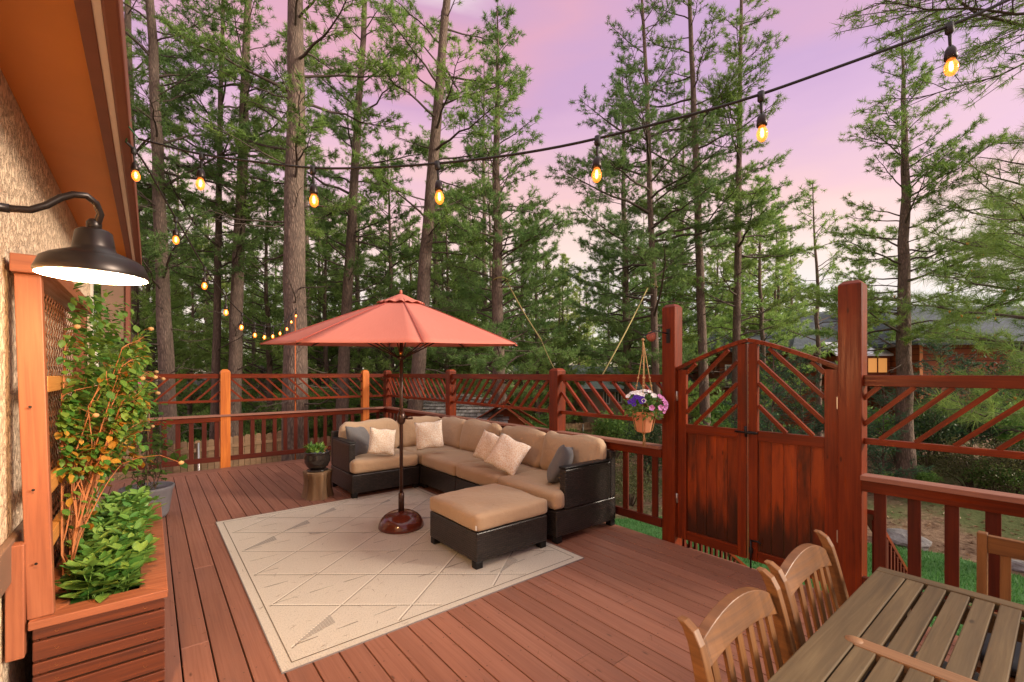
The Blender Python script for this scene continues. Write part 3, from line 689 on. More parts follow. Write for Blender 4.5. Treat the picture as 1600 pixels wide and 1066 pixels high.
# ================================================================== TREES
def unit(v): return v / (np.linalg.norm(v, axis=-1, keepdims=True) + 1e-9)
def needles(P, D, n, length, width, r, spread=.85, back=.12):
    "n thin triangles round every tuft (position P, direction D)"
    P = np.asarray(P); D = unit(np.asarray(D)); T = len(P)
    u = unit(r.normal(size=(T, n, 3))); d = unit(D[:, None, :] * (1 - spread * .5) + u * spread); d[..., 2] -= .06; d = unit(d)
    base = P[:, None, :] - D[:, None, :] * r.uniform(0, back, (T, n, 1)); L = length * r.uniform(.65, 1.15, (T, n, 1))
    side = unit(np.cross(d, unit(r.normal(size=(T, n, 3))))) * width * .5
    V = np.stack([base - side, base + side, base + d * L], 2).reshape(-1, 3)
    return V, np.arange(len(V)).reshape(-1, 3)
def pine(name, seed, H, hb, lmax, nl, r0, nn=13, nlen=.17, nw=.013, prof='tall', dead=8, mat=NEED, az=None, twd=1.0, droop=0.0, tuft=.20, lr=1.0):
    r = np.random.default_rng(seed); random.seed(seed)
    tr = MB(); K = 22; pts = []; rad = []; jx = np.cumsum(r.normal(0, .018, K)); jy = np.cumsum(r.normal(0, .018, K))
    for i in range(K):
        f = i / (K - 1); pts.append((jx[i], jy[i], -1.0 + (H + 1.0) * f)); rad.append(max(.012, r0 * ((1 - f) ** .72) * (1 + (.45 * math.exp(-f * 16))) * (1 + r.normal(0, .02))))
    tr.tube(pts, rad, 14, cap=False); trunk = tr.mesh(name + '_trunk', BARK)
    def tp(z):
        f = (z + 1) / (H + 1) * (K - 1); i = int(min(K - 2, max(0, f))); t = f - i; a = np.array(pts[i]); b = np.array(pts[i + 1]); return a * (1 - t) + b * t
    lb = MB(); TP = []; TD = []
    def limb(z, a, L, el, isdead):
        o = tp(z); d = np.array([cos(a) * cos(el), sin(a) * cos(el), sin(el)]); p = o.copy(); path = [p.copy()]; n = 7
        side = np.array([-sin(a), cos(a), 0]); cur = r.normal(0, .10)
        for i in range(n):
            f = i / n; dd = d + side * cur * f * 2 + np.array([0, 0, -.25 * f + .55 * f * f - droop * (1 - f)]) + r.normal(0, .11, 3); dd = unit(dd); p = p + dd * L / n; path.append(p.copy())
        rr = [max(.006, lr * .011 * L ** 1.15 * (1 - i / (n + .6)) + .004) for i in range(n + 1)]; lb.tube(path, rr, 5, cap=False)
        if isdead:
            for _ in range(int(3 + L * 2)):
                k = r.integers(2, n); q = unit(unit(path[k] - path[k - 1]) + r.normal(0, .7, 3)) * r.uniform(.15, .5); lb.tube([path[k], path[k] + q * .5 + r.normal(0, .03, 3), path[k] + q], [.006, .005, .003], 3, cap=False)
            return
        s0 = .30
        m = int(max(4, L * 5.2 * twd))
        for j in range(m):
            f = s0 + (1 - s0) * (j + r.uniform(.1, .9)) / m; k = f * n; i = int(min(n - 1, k)); q = path[i] * (1 - (k - i)) + path[i + 1] * (k - i); t = unit(path[i + 1] - path[i])
            sgn = 1 if j % 2 else -1; w = unit(np.cross(t, np.array([0, 0, 1.0]))) * sgn
            tl = L * r.uniform(.16, .34) * (1.15 - f * .6); dd = unit(t * .75 + w * r.uniform(.5, 1.1) + np.array([0, 0, r.uniform(-.25, .45)])); e = q + dd * tl; mid = q + dd * tl * .5 + r.normal(0, .03, 3)
            lb.tube([q, mid, e], [.008, .0065, .005], 3, cap=False)
            nt = max(1, int(tl / tuft))
            for x in range(nt):
                g = 1 - x / max(1, nt) * .62; c = q * (1 - g) + e * g + r.normal(0, .035, 3); TP.append(c); TD.append(unit(dd + r.normal(0, .25, 3) + np.array([0, 0, .25])))
                if r.random() < .5: o2 = r.normal(0, .10, 3); TP.append(c + o2); TD.append(unit(dd + o2 * 4))
        TP.append(path[-1]); TD.append(unit(path[-1] - path[-2]))
    for i in range(nl):
        f = ((i + r.uniform(0, 1)) / nl); z = hb + (H - hb) * f
        if prof == 'tall': L = lmax * (.55 + .45 * sin(pi * min(1, f * 1.3 + .15))) * (1 - f ** 3 * .8)
        elif prof == 'cone': L = lmax * (1 - f) ** .8 * (.8 + .2 * min(1, f * 6)) + .25
        else: L = lmax * (1 - f * .75)
        L *= r.uniform(.55, 1.15); a = r.uniform(0, 2 * pi) if az is None else r.uniform(az[0], az[1])
        limb(z, a, L, r.uniform(-.12, .50) + f * .4, False)
    for i in range(dead):
        z = r.uniform(max(1.2, hb * .35), hb + 3); limb(z, r.uniform(0, 2 * pi), r.uniform(.5, 1.7), r.uniform(-.2, .35), True)
    TP.append(tp(H)); TD.append(np.array([0, 0, 1.]))
    V, F = needles(TP, TD, nn, nlen, nw, r)
    tips = TP[-nl - 1:-1]
    return dict(tips=TP, trunk=trunk, limbs=lb.mesh(name + '_limbs', LIMB), crown=tri_mesh(name + '_needles', V, F, mat), tufts=len(TP))
PR = {}
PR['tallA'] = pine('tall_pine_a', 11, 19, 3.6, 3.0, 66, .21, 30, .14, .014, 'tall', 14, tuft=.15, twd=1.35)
PR['tallB'] = pine('tall_pine_b', 12, 18, 2.6, 3.2, 72, .19, 30, .14, .014, 'tall', 12, mat=NEEDB, tuft=.15, twd=1.3)
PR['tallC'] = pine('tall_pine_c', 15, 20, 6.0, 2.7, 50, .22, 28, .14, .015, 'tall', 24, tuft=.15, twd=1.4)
PR['tallD'] = pine('tall_pine_d', 19, 19, 5.2, 2.7, 52, .20, 28, .14, .015, 'tall', 22, mat=NEEDB, tuft=.15, twd=1.4)
PR['cone'] = pine('full_pine', 13, 13, 1.9, 2.5, 110, .17, 30, .14, .014, 'cone', 6, mat=NEEDB, tuft=.14, twd=1.25)
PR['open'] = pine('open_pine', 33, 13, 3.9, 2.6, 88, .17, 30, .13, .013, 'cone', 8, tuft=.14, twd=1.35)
PR['full'] = pine('bushy_pine', 14, 9.5, .7, 2.3, 90, .11, 24, .15, .022, 'cone', 3, twd=1.2, tuft=.16, mat=NEEDF)
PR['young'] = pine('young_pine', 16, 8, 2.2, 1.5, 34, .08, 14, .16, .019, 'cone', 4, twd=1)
PR['yellow'] = pine('bright_pine', 17, 10, .8, 2.3, 80, .12, 24, .15, .022, 'cone', 3, mat=NEEDY, twd=1.2, tuft=.16)
PR['spruce'] = pine('little_spruce', 18, 3.0, .15, 1.15, 60, .04, 20, .055, .010, 'cone', 0, mat=mk_leaf('spruce needles', (.03, .10, .05), (.10, .20, .10), 2, .3), twd=1.6, tuft=.06)
def tree(kind, px, pxt, D, label, cat='tree', group=None, rw=1.0, sc=1.0, parts=True, name='pine_tree', rz=None):
    "px: where the trunk crosses the horizon line; pxt: where it leaves the top of the picture"
    b = at(px, HOR, D); g = gz(b.x, b.y); lean = math.atan2((pxt - px) / FPX * D, HOR / FPX * D)
    root = thing(name, label, cat, group=group); a = random.uniform(0, 6.28) if rz is None else rz
    up = (Vector((0, 0, 1)) * cos(lean) + RT * sin(lean)).normalized()
    q = Vector((0, 0, 1)).rotation_difference(up).to_matrix().to_4x4() @ Matrix.Rotation(a, 4, 'Z')
    p = Vector((b.x, b.y, EYE)) - up * (EYE - g)
    root.matrix_world = Matrix.Translation(p) @ q @ Matrix.Scale(sc, 4)
    P = PR[kind]; t = link('trunk', P['trunk'], root); t.scale = (rw, rw, 1); link('limbs', P['limbs'], root); link('crown', P['crown'], root)
    return root
G1 = 'pines standing close behind the deck'
near = [
 ('tallA', 200, 193, 13, 'mossy pine trunk half hidden by the roof edge', 1.0, 1.0), ('tallD', 263, 243, 10.8, 'straight grey pine between the roof edge and the first string bulb', .95, 1.0),
 ('tallD', 335, 341, 12.6, 'slim pine trunk second from the left behind the string lights', .62, 1.0), ('tallC', 369, 386, 12.5, 'pine leaning right at top left of the thickest trunk', .92, 1.0),
 ('tallC', 465, 461, 9.9, 'thickest pine trunk rising behind the light string pole', 1.28, 1.0), ('tallD', 538, 573, 13.5, 'pine leaning right behind the left half of the umbrella', 1.0, 1.0),
 ('tallC', 652, 699, 12.0, 'pine with the most leaning trunk behind the umbrella top', .98, 1.0), ('cone', 786, 784, 12.4, 'full dark pine with a rope tied round its trunk', 1.3, 1.0),
 ('tallC', 757, 754, 20, 'pale bare trunk just left of the roped pine', .8, .9), ('tallB', 1026, 1004, 14.0, 'slim pine with a rope tied round it behind the flower basket', .70, 1.0),
 ('tallC', 1101, 1076, 14.5, 'slim pine rising behind the left leaf of the gate', .75, 1.0), ('tallA', 1149, 1156, 15, 'pine rising behind the top of the gate arch', .70, 1.0),
 ('open', 1416, 1408, 9.6, 'large open pine standing before the red house', 1.35, .76), ('young', 1278, 1270, 16.0, 'small thin young pine against the sky left of the tallest post', 1.2, 1.15),
 ('cone', 985, 975, 17.5, 'dark bushy pine behind the slim roped pine', 1.0, 1.15), ('tallB', 1062, 1068, 22, 'dark pine between the two slim trunks left of the gate', .8, 1.0)]
for i, (k, px, pt, D, lab, rw, sc) in enumerate(near):
    random.seed(100 + i); tree(k, px, pt, D, lab, 'pine', G1, rw, sc)
# nearer pine at the right edge whose long needled boughs hang over the railing
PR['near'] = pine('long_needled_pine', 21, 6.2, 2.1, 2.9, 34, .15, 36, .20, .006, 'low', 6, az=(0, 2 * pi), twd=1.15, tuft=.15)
random.seed(5); tree('near', 1725, 1715, 5.9, 'long needled pine at the right edge with orange cones hanging over the railing', 'pine', None, 1.0, 1.0, rz=1.0)
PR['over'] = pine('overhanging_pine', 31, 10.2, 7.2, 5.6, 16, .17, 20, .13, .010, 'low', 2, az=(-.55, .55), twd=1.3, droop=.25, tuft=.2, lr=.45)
random.seed(8); tree('over', 1860, 1860, 6.4, 'pine beyond the right edge with thin branches reaching over the string lights', 'pine', None, 1.0, 1.0, rz=math.pi - TH)
random.seed(6); tree('near', 1690, 1690, 8.6, 'second long needled pine at the right edge, taller and behind the first', 'pine', None, 1.0, 1.25, rz=2.6)
# pollen cones on the near pine
cm = MB(); rc = random.Random(3)
for q in rc.sample(PR['near']['tips'], 60):
    for k in range(4): a = rc.uniform(0, 6.28); cm.tube([tuple(q), tuple(q + np.array([.018 * cos(a), .018 * sin(a), .035]))], [.007, .004], 5)
CM = cm.mesh('pollen_cones', CONE)
for o in [x for x in COL.objects if x.get('label', '').find('long needled pine') >= 0]: link('cones', CM, o)
# forest behind
ANC = [(190, 'hidden beside the house'), (240, 'beyond the roof edge'), (330, 'left of the left orange post'), (420, 'behind the left orange post'), (500, 'around the thin light pole'), (580, 'behind the left half of the umbrella'), (660, 'behind the umbrella top'),
       (740, 'behind the right half of the umbrella'), (830, 'around the roped full pine'), (920, 'behind the middle of the sofa railing'), (1010, 'left of the flower basket'), (1080, 'behind the left gate post'), (1170, 'behind the left leaf of the gate'), (1260, 'behind the right leaf of the gate'), (1360, 'behind the tallest post'), (1460, 'just right of the tallest post'), (1560, 'behind the right railing'), (2000, 'at the right edge')]
ORD = ['nearest', 'second nearest', 'third nearest', 'fourth nearest', 'fifth nearest', 'sixth nearest', 'seventh nearest', 'eighth nearest', 'ninth nearest', 'tenth nearest', 'eleventh nearest', 'twelfth nearest']
def anchor(px): return next(t_ for x, t_ in ANC if px < x)
def ranked(items, what):
    "items (key, px, D, ...): a label for each, told apart by its neighbour and its distance"
    out = [None] * len(items); by = {}
    for i, it in enumerate(items): by.setdefault((it[0], anchor(it[1])), []).append(i)
    for (k, a), ii in by.items():
        ii.sort(key=lambda i: items[i][2])
        for n, i in enumerate(ii): out[i] = ((ORD[n] + ' ') if len(ii) > 1 else '') + what[k] + ' ' + a
    return out
bgs = [('full', 228, 14), ('full', 418, 15), ('full', 508, 15.5), ('full', 612, 15), ('full', 700, 15.5), ('full', 735, 17), ('full', 838, 17), ('full', 1052, 17), ('full', 1190, 19), ('full', 1345, 21), ('yellow', 870, 24), ('yellow', 470, 24), ('yellow', 680, 27), ('full', 215, 26), ('full', 240, 15.5), ('full', 300, 19), ('yellow', 330, 26), ('full', 395, 21), ('full', 430, 28), ('full', 500, 18), ('full', 560, 17), ('yellow', 545, 32), ('full', 600, 24),
       ('full', 640, 20), ('full', 690, 18), ('full', 720, 26), ('yellow', 750, 30), ('full', 815, 21), ('yellow', 850, 34), ('yellow', 875, 28), ('yellow', 905, 38), ('full', 950, 27), ('full', 985, 24), ('full', 1040, 28),
       ('yellow', 1120, 26), ('yellow', 1135, 30), ('yellow', 1190, 27), ('yellow', 1215, 24), ('yellow', 1165, 21), ('yellow', 1240, 42), ('full', 1320, 33), ('full', 470, 33), ('full', 590, 38)]
labs = ranked(bgs, {'full': 'bushy green pine of the woods', 'yellow': 'bright yellow green pine of the woods'})
for i, (k, px, D) in enumerate(bgs):
    random.seed(300 + i); tree(k, px, px + random.uniform(-8, 8), D, labs[i], 'tree', 'dark pines of the woods' if k == 'full' else 'bright pines of the woods', 1.1, random.uniform(.85, 1.15) * (1.0 if D < 25 else 1.15))
random.seed(77)
slim = []
for i in range(44):
    px = 150 + i * 27 + random.uniform(-16, 16); D = random.uniform(20, 46)
    if 1260 < px < 1400 and random.random() < .6: continue
    slim.append(('s', px, D, random.choice(['tallA', 'tallB', 'tallC']), random.uniform(-14, 14), random.uniform(.8, 1.0) if px < 800 else random.uniform(.5, .72)))
for it, l in zip(slim, ranked(slim, {'s': 'slim tall trunked pine in the woods'})): tree(it[3], it[1], it[1] + it[4], it[2], l, 'tree', 'slim pines deep in the woods', .9, it[5])
far = []
for i in range(26): far.append((random.choice(['full', 'yellow', 'yellow']), 100 + i * 56 + random.uniform(-18, 18), random.uniform(48, 80), random.uniform(1.0, 1.5)))
for it, l in zip(far, ranked(far, {'full': 'small far pine', 'yellow': 'small far bright pine'})): tree(it[0], it[1], it[1], it[2], l, 'tree', 'farthest pines', 1.1, it[3])

# leafy bushes: curled leaves on stems through an ellipsoid
def leaf_cloud(P, Nrm, size, r, asp=.55, mi=None, fold=.25):
    "each leaf a folded pointed oval of four triangles"
    P = np.asarray(P, float); N = len(P); d = unit(np.asarray(Nrm, float)); s = np.asarray(size).reshape(-1, 1) * np.ones((N, 1))
    w = unit(np.cross(d, unit(r.normal(size=(N, 3)))))*asp * s * .5; up = unit(np.cross(w, d)) * s * fold
    a = P; m = P + d * s * .45 - up * .35; e = P + d * s - up * .2; l = P + d * s * .42 + w; rr_ = P + d * s * .42 - w
    V = np.stack([a, l, e, rr_, m], 1).reshape(-1, 3); k = np.arange(N)[:, None] * 5
    F = np.concatenate([k + np.array([[0, 4, 1]]), k + np.array([[1, 4, 2]]), k + np.array([[0, 3, 4]]), k + np.array([[3, 2, 4]])], 1).reshape(-1, 3)
    return V, F
def bush_mesh(name, seed, rx, rz, n, size, mat):
    r = np.random.default_rng(seed); C = r.normal(size=(14, 3)); C = unit(C) * r.uniform(.2, .75, (14, 1)); k = r.integers(0, 14, n)
    P = C[k] + unit(r.normal(size=(n, 3))) * r.uniform(.2, .42, (n, 1)); Nn = unit(P * .6 + r.normal(size=(n, 3)) * .6 + [0, 0, .3]); P = P * [rx, rx, rz] + [0, 0, rz]
    V, F = leaf_cloud(P, Nn, r.uniform(.7, 1.2, n) * size, r); st = MB()
    for c in C: e = c * [rx, rx, rz] + [0, 0, rz]; st.tube([(0, 0, -.1), tuple(e * [.4, .4, .5]), tuple(e)], [.02, .012, .006], 4, cap=False)
    return tri_mesh(name, V, F, mat), st.mesh(name + '_stems', TWIG)
BU = [bush_mesh('bush_a', 1, 1.0, .85, 2600, .10, LEAFG), bush_mesh('bush_b', 2, .8, 1.1, 2200, .085, mk_leaf('dark bush leaf', (.03, .07, .03), (.09, .14, .05), 2)), bush_mesh('bush_c', 3, 1.0, .6, 3200, .05, mk_leaf('olive scrub leaf', (.07, .085, .03), (.18, .18, .07), 2))]
def bush(k, px, D, label, sc=1.0, group=None):
    b = at(px, HOR, D); root = thing('bush', label, 'bush', (b.x, b.y, gz(b.x, b.y) - .05), (0, 0, random.uniform(0, 6)), group); root.scale = (sc, sc, sc)
    link('leaves', BU[k][0], root); link('stems', BU[k][1], root)
random.seed(9)
def bushes(items, what, group):
    for it, l in zip(items, ranked([('b', x[1], x[2]) for x in items], {'b': what})): bush(it[0], it[1], it[2], l, it[3], group)
bushes([(0, 300, 13, 1.1), (0, 410, 13.5, 1.2), (0, 440, 17, 1.5), (0, 505, 14.5, 1.1), (0, 525, 19, 1.6), (0, 600, 20, 1.6), (0, 340, 17, 1.6), (0, 270, 19, 1.4), (0, 560, 16.5, 1.3), (0, 385, 18, 1.5)], 'leafy green bush in the yard', 'bushes beyond the far railing')
bushes([(0, 790, 14, .7), (0, 905, 11.5, .8), (2, 985, 9.5, .9), (1, 1010, 11, .9), (2, 1045, 12.5, .9), (0, 850, 16, 1.1), (0, 960, 15, 1.1), (0, 700, 19, 1.5), (0, 1110, 12, 1.0), (0, 1150, 16, 1.3)], 'low bush before the brown fence,', 'bushes before the brown fence')
bushes([(1, 1450, 10.5, .9), (2, 1520, 9.4, 1.0), (2, 1590, 8.8, .9), (1, 1560, 11.5, 1.2), (0, 1620, 10, 1.1), (0, 1400, 11.8, .6), (0, 1480, 12, 1.1), (0, 1380, 9.4, .35), (2, 1650, 9, 1.1), (0, 1250, 11.5, .8), (0, 1430, 9.6, .4), (0, 1350, 13, 1.0), (0, 1550, 9.0, .5)], 'scrubby bush on the slope,', 'bushes before the red house')
sp = [(1195, 9.5, 1.05, 'young spruce seen through the right leaf of the gate'), (1262, 10.8, .95, 'young spruce behind the tallest gate post'), (1375, 9.8, .75, 'small bright spruce just right of the tallest post'),
      (1462, 12.0, 1.15, 'tallest blue green spruce before the red wall'), (1520, 10.6, .85, 'young spruce under the long needled boughs'), (1590, 11.5, 1.0, 'rightmost young spruce behind the railing')]
for px, D, s, l in sp: tree('spruce', px, px, D, l, 'spruce', 'young spruces on the slope', 1, s, name='spruce_tree')
# rocks
def rock(px, py, D, s, label):
    b = at(px, py, D); r = np.random.default_rng(int(px)); import bmesh
    bm = bmesh.new(); bmesh.ops.create_icosphere(bm, subdivisions=3, radius=1)
    ph = r.uniform(0, 6, 9)
    for v in bm.verts:
        c = v.co; k = 1 + .16 * sin(c.x * 2.3 + ph[0]) * cos(c.y * 2.9 + ph[1]) + .10 * sin(c.z * 5 + ph[2] + c.x * 3) + .05 * sin(9 * c.y + ph[3]); v.co = Vector((c.x * k * s, c.y * k * s * .7, c.z * k * s * .45))
    me = bpy.data.meshes.new('boulder'); bm.to_mesh(me); bm.free(); me.materials.append(ROCKM)
    o = link('boulder', me, None, (b.x, b.y, gz(b.x, b.y) + s * .12), (0, 0, r.uniform(0, 3))); tag(o, label, 'rock')
t = NT('grey rock'); nn_ = t.noise(t.ob(), 4, 8, .65); t.bump(nn_, .9, .05); ROCKM = t.out(t.ramp(nn_, [(.3, (.14, .13, .12)), (.7, (.42, .41, .39))]), .9, .2)
rock(1415, 858, 7.2, .34, 'pale grey boulder at the edge of the lawn'); rock(1590, 905, 6.3, .20, 'small grey rock in the grass at the right edge'); rock(1520, 820, 9, .2, 'small rock on the dirt slope')
# ================================================================== FURNITURE
def cushion(w, d, h, r=.045, bulge=.02, n=14, seed=0, wob=.006, side=.012):
    "soft box, centred in x,y, bottom at z=0"
    import bmesh
    rr = random.Random(seed); ph = [rr.uniform(0, 6.28) for _ in range(8)]
    mb = MB(); hw, hd, hh = w / 2, d / 2, h / 2; idx = {}
    def P(a, b, c):
        x, y, z = a * hw, b * hd, c * hh; ix, iy, iz = max(-hw + r, min(hw - r, x)), max(-hd + r, min(hd - r, y)), max(-hh + r, min(hh - r, z)); v = Vector((x - ix, y - iy, z - iz))
        if v.length > 1e-9: v = v.normalized() * min(r, v.length * 1.0) if v.length < r else v.normalized() * r
        p = Vector((ix, iy, iz)) + v; k = bulge * (1 - a * a) * (1 - b * b)
        p.z += c * k; p.x += a * side * (1 - b * b) * (1 - c * c); p.y += b * side * (1 - a * a) * (1 - c * c)
        p.z += (wob * sin(x * 9 + ph[0]) * sin(y * 11 + ph[1]) + wob * .5 * sin(x * 23 + y * 7 + ph[2])) * (1 if c > 0 else 0); p.y += wob * .6 * sin(x * 13 + z * 9 + ph[3]); p.x += wob * .4 * sin(y * 13 + z * 7 + ph[4])
        return p
    def ease(t): return math.copysign(abs(t) ** .62, t)
    for ax in range(3):
        for s in (-1, 1):
            for i in range(n):
                for j in range(n):
                    q = []
                    for di, dj in ((0, 0), (1, 0), (1, 1), (0, 1)):
                        u, v = ease(-1 + 2 * (i + di) / n), ease(-1 + 2 * (j + dj) / n)
                        c = [0, 0, 0]; c[ax] = s; c[(ax + 1) % 3] = u; c[(ax + 2) % 3] = v; key = tuple(round(t, 5) for t in c)
                        if key not in idx: idx[key] = len(mb.v); p = P(*c); mb.v.append((p.x, p.y, p.z + hh))
                        q.append(idx[key])
                    if s < 0: q.reverse()
                    mb.face(q, [(mb.v[t][0], mb.v[t][1] + mb.v[t][2]) for t in q], 0, True)
    return mb
def pillow(s, t, seed=0, n=16):
    rr = random.Random(seed); ph = [rr.uniform(0, 6.28) for _ in range(4)]; mb = MB(); idx = {}
    for side in (1, -1):
        for i in range(n):
            for j in range(n):
                q = []
                for di, dj in ((0, 0), (1, 0), (1, 1), (0, 1)):
                    u, v = -1 + 2 * (i + di) / n, -1 + 2 * (j + dj) / n; edge = abs(u) > .999 or abs(v) > .999; key = (i + di, j + dj, 0 if edge else side)
                    if key not in idx:
                        k = ((1 - abs(u) ** 2.6) * (1 - abs(v) ** 2.6)) ** .55; pin = 1 - .07 * (1 - abs(u) ** 2) * (abs(v)) ** 3; pin2 = 1 - .07 * (1 - abs(v) ** 2) * abs(u) ** 3
                        idx[key] = len(mb.v); mb.v.append((u * s / 2 * pin2, side * k * t / 2 + .008 * sin(5 * u + ph[0]) * cos(4 * v + ph[1]), v * s / 2 * pin + .006 * sin(u * 6 + ph[2])))
                    q.append(idx[key])
                if side > 0: q.reverse()
                mb.face(q, [(mb.v[a][0], mb.v[a][2]) for a in q], 0, True)
    return mb
# ---- sofa: five units; local frame: seat front faces -y, back at +y, origin = middle of the unit's footprint on the deck
SEATZ = .31
def base_part(root, w, d, x0=None):
    m = MB(); m.box((-w / 2, -d / 2, .06), (w / 2, d / 2, SEATZ - .003)); obj('base', m, WICK, root, bevel=.012)
    for sx in (-1, 1):
        for sy in (-1, 1):
            m = MB(); m.box((sx * (w / 2 - .04) - .036, sy * (d / 2 - .045) - .036, 0), (sx * (w / 2 - .04) + .036, sy * (d / 2 - .045) + .036, .0595), taper=1.0); obj('leg', m, BLACKM, root, bevel=.006)
def sofa_unit(label, cx, cy, rz, w=.895, d=.90, arm=0, back2=0, cush=1, seed=1):
    root = thing('sofa_section', label, 'sofa', (cx, cy, .006), (0, 0, rz), 'sections of the corner sofa'); base_part(root, w, d)
    m = MB(); m.box((-w / 2, d / 2 - .085, SEATZ), (w / 2, d / 2, .80)); obj('back_frame', m, WICK, root, bevel=.014)
    if arm:
        x0, x1 = sorted((arm * (w / 2 - .085), arm * w / 2)); m = MB()
        m.box((x0, -d / 2 + .12, SEATZ), (x1, d / 2 - .087, .70)); a = obj('arm', m, WICK, root, bevel=.014)
        m = MB(); m.box((x0 - .005, -d / 2 + .115, .7005), (x1 + .005, d / 2 - .087, .722)); obj('arm_cap', m, BLACKM, a, bevel=.008)
    if back2:
        x0, x1 = sorted((back2 * (w / 2 - .085), back2 * w / 2)); m = MB(); m.box((x0, -d / 2, SEATZ), (x1, d / 2 - .087, .80)); obj('back_frame', m, WICK, root, bevel=.014)
    # seat cushion
    lx = -w / 2 + .004; hx = w / 2 - .004
    if back2 < 0: lx += .085
    if back2 > 0: hx -= .085
    c = cushion(hx - lx, d - .085, .175, .05, .012, seed=seed); o = obj('seat_cushion', c, TAN, root, ((lx + hx) / 2, -.0425 - .012, SEATZ + .002)); 
    if arm:
        # keep the seat clear of the arm except in front of it
        for v in o.data.vertices:
            X = v.co.x * arm; lim = (hx - lx) / 2 - .085
            if X > lim - .02 and v.co.y > -d / 2 + .155 + .04: v.co.x = arm * min(X, lim + .004)
    return root
def back_cushion(root, x, y, rz=0, w=.80, seed=1, lean=12, h=.47, t=.20):
    c = cushion(w, t, h, .085, .0, seed=seed, wob=.012, side=.05)
    for i, v in enumerate(c.v):  # crowned top, softer belly
        f = v[2] / h; c.v[i] = (v[0] * (1 - .05 * max(0, f - .5)), v[1] + .02 * sin(v[0] * 7 + seed) * f, v[2] + (.014 * cos(v[0] / w * pi) * f) + .012 * sin(v[0] * 8 + seed * 2) * f)
    obj('back_cushion', c, TAN, root, (x, y, SEATZ + .15), (R(-lean), 0, rz))
ux = 2.0 + .45
s1 = sofa_unit('left end section of the corner sofa with the wicker arm by the stump', 2.53, 6.31, 0, .96, .90, arm=-1, seed=2); back_cushion(s1, .05, .24, 0, .84, 3)
s2 = sofa_unit('corner section of the sofa with two back cushions meeting', 3.48, 6.31, 0, .90, .90, back2=1, seed=4); back_cushion(s2, -.07, .24, 0, .80, 5); 
c = cushion(.74, .20, .47, .085, .0, seed=6, wob=.012, side=.05); o_ = obj('back_cushion', c, TAN, s2, (.25, -.13, SEATZ + .15), (R(-12), 0, R(-90)))
RZ = R(-90)
s3 = sofa_unit('armless sofa section next to the corner one', 3.48, 5.385, RZ, .93, .90, seed=7); back_cushion(s3, .0, .24, 0, .86, 8)
s4 = sofa_unit('armless sofa section behind the ottoman with two cream pillows', 3.48, 4.475, RZ, .88, .90, seed=9); back_cushion(s4, .0, .24, 0, .84, 10)
s5 = sofa_unit('right end section of the corner sofa with the near wicker arm', 3.48, 3.555, RZ, .95, .90, arm=1, seed=11); back_cushion(s5, -.04, .24, 0, .86, 12)
tg = MB(); tg.box((-.012, -.001, 0), (.012, .001, .035)); 
def thr(label, px, py, D, s, mat, rx, rz, ry=0, t=.15, seed=0):
    p = at(px, py, D); m = pillow(s, t, seed); o = obj('throw_pillow', m, mat, None, p, (R(rx), R(ry), R(rz))); tag(o, label, 'pillow', 'throw pillows on the sofa')
thr('grey throw pillow leaning in the left arm corner of the sofa', 562, 690, 6.45, .47, GREY, -22, 32, 6, .17, 1)
thr('small cream patterned pillow next to the left grey one', 597, 690, 6.22, .37, CREAM, -18, -12, 8, .14, 2)
thr('cream patterned pillow in the corner of the sofa', 671, 680, 6.42, .40, CREAM, -14, -20, -3, .14, 3)
thr('smaller cream pillow of the overlapping pair, leaning behind the other', 764, 699, 5.55, .37, CREAM, -24, -78, 12, .13, 4)
thr('larger cream pillow in front of the overlapping pair', 793, 710, 5.22, .42, CREAM, -34, -66, 20, .13, 5)
thr('grey throw pillow leaning on the right arm of the sofa', 876, 726, 4.78, .43, GREY, -20, -150, -12, .18, 6)
# ---- ottoman
ot = thing('ottoman', 'square wicker ottoman with a tan cushion at the front of the rug', 'ottoman', (2.515, 3.49, .006))
base_part(ot, .81, .80); obj('cushion', cushion(.83, .82, .15, .035, .012, seed=21), TAN, ot, (0, 0, SEATZ + .001)); tt = MB(); tt.box((-.4165, -.4165, .34), (-.4125, -.400, .375)); obj('label_tag', tt, WHITEF, ot)
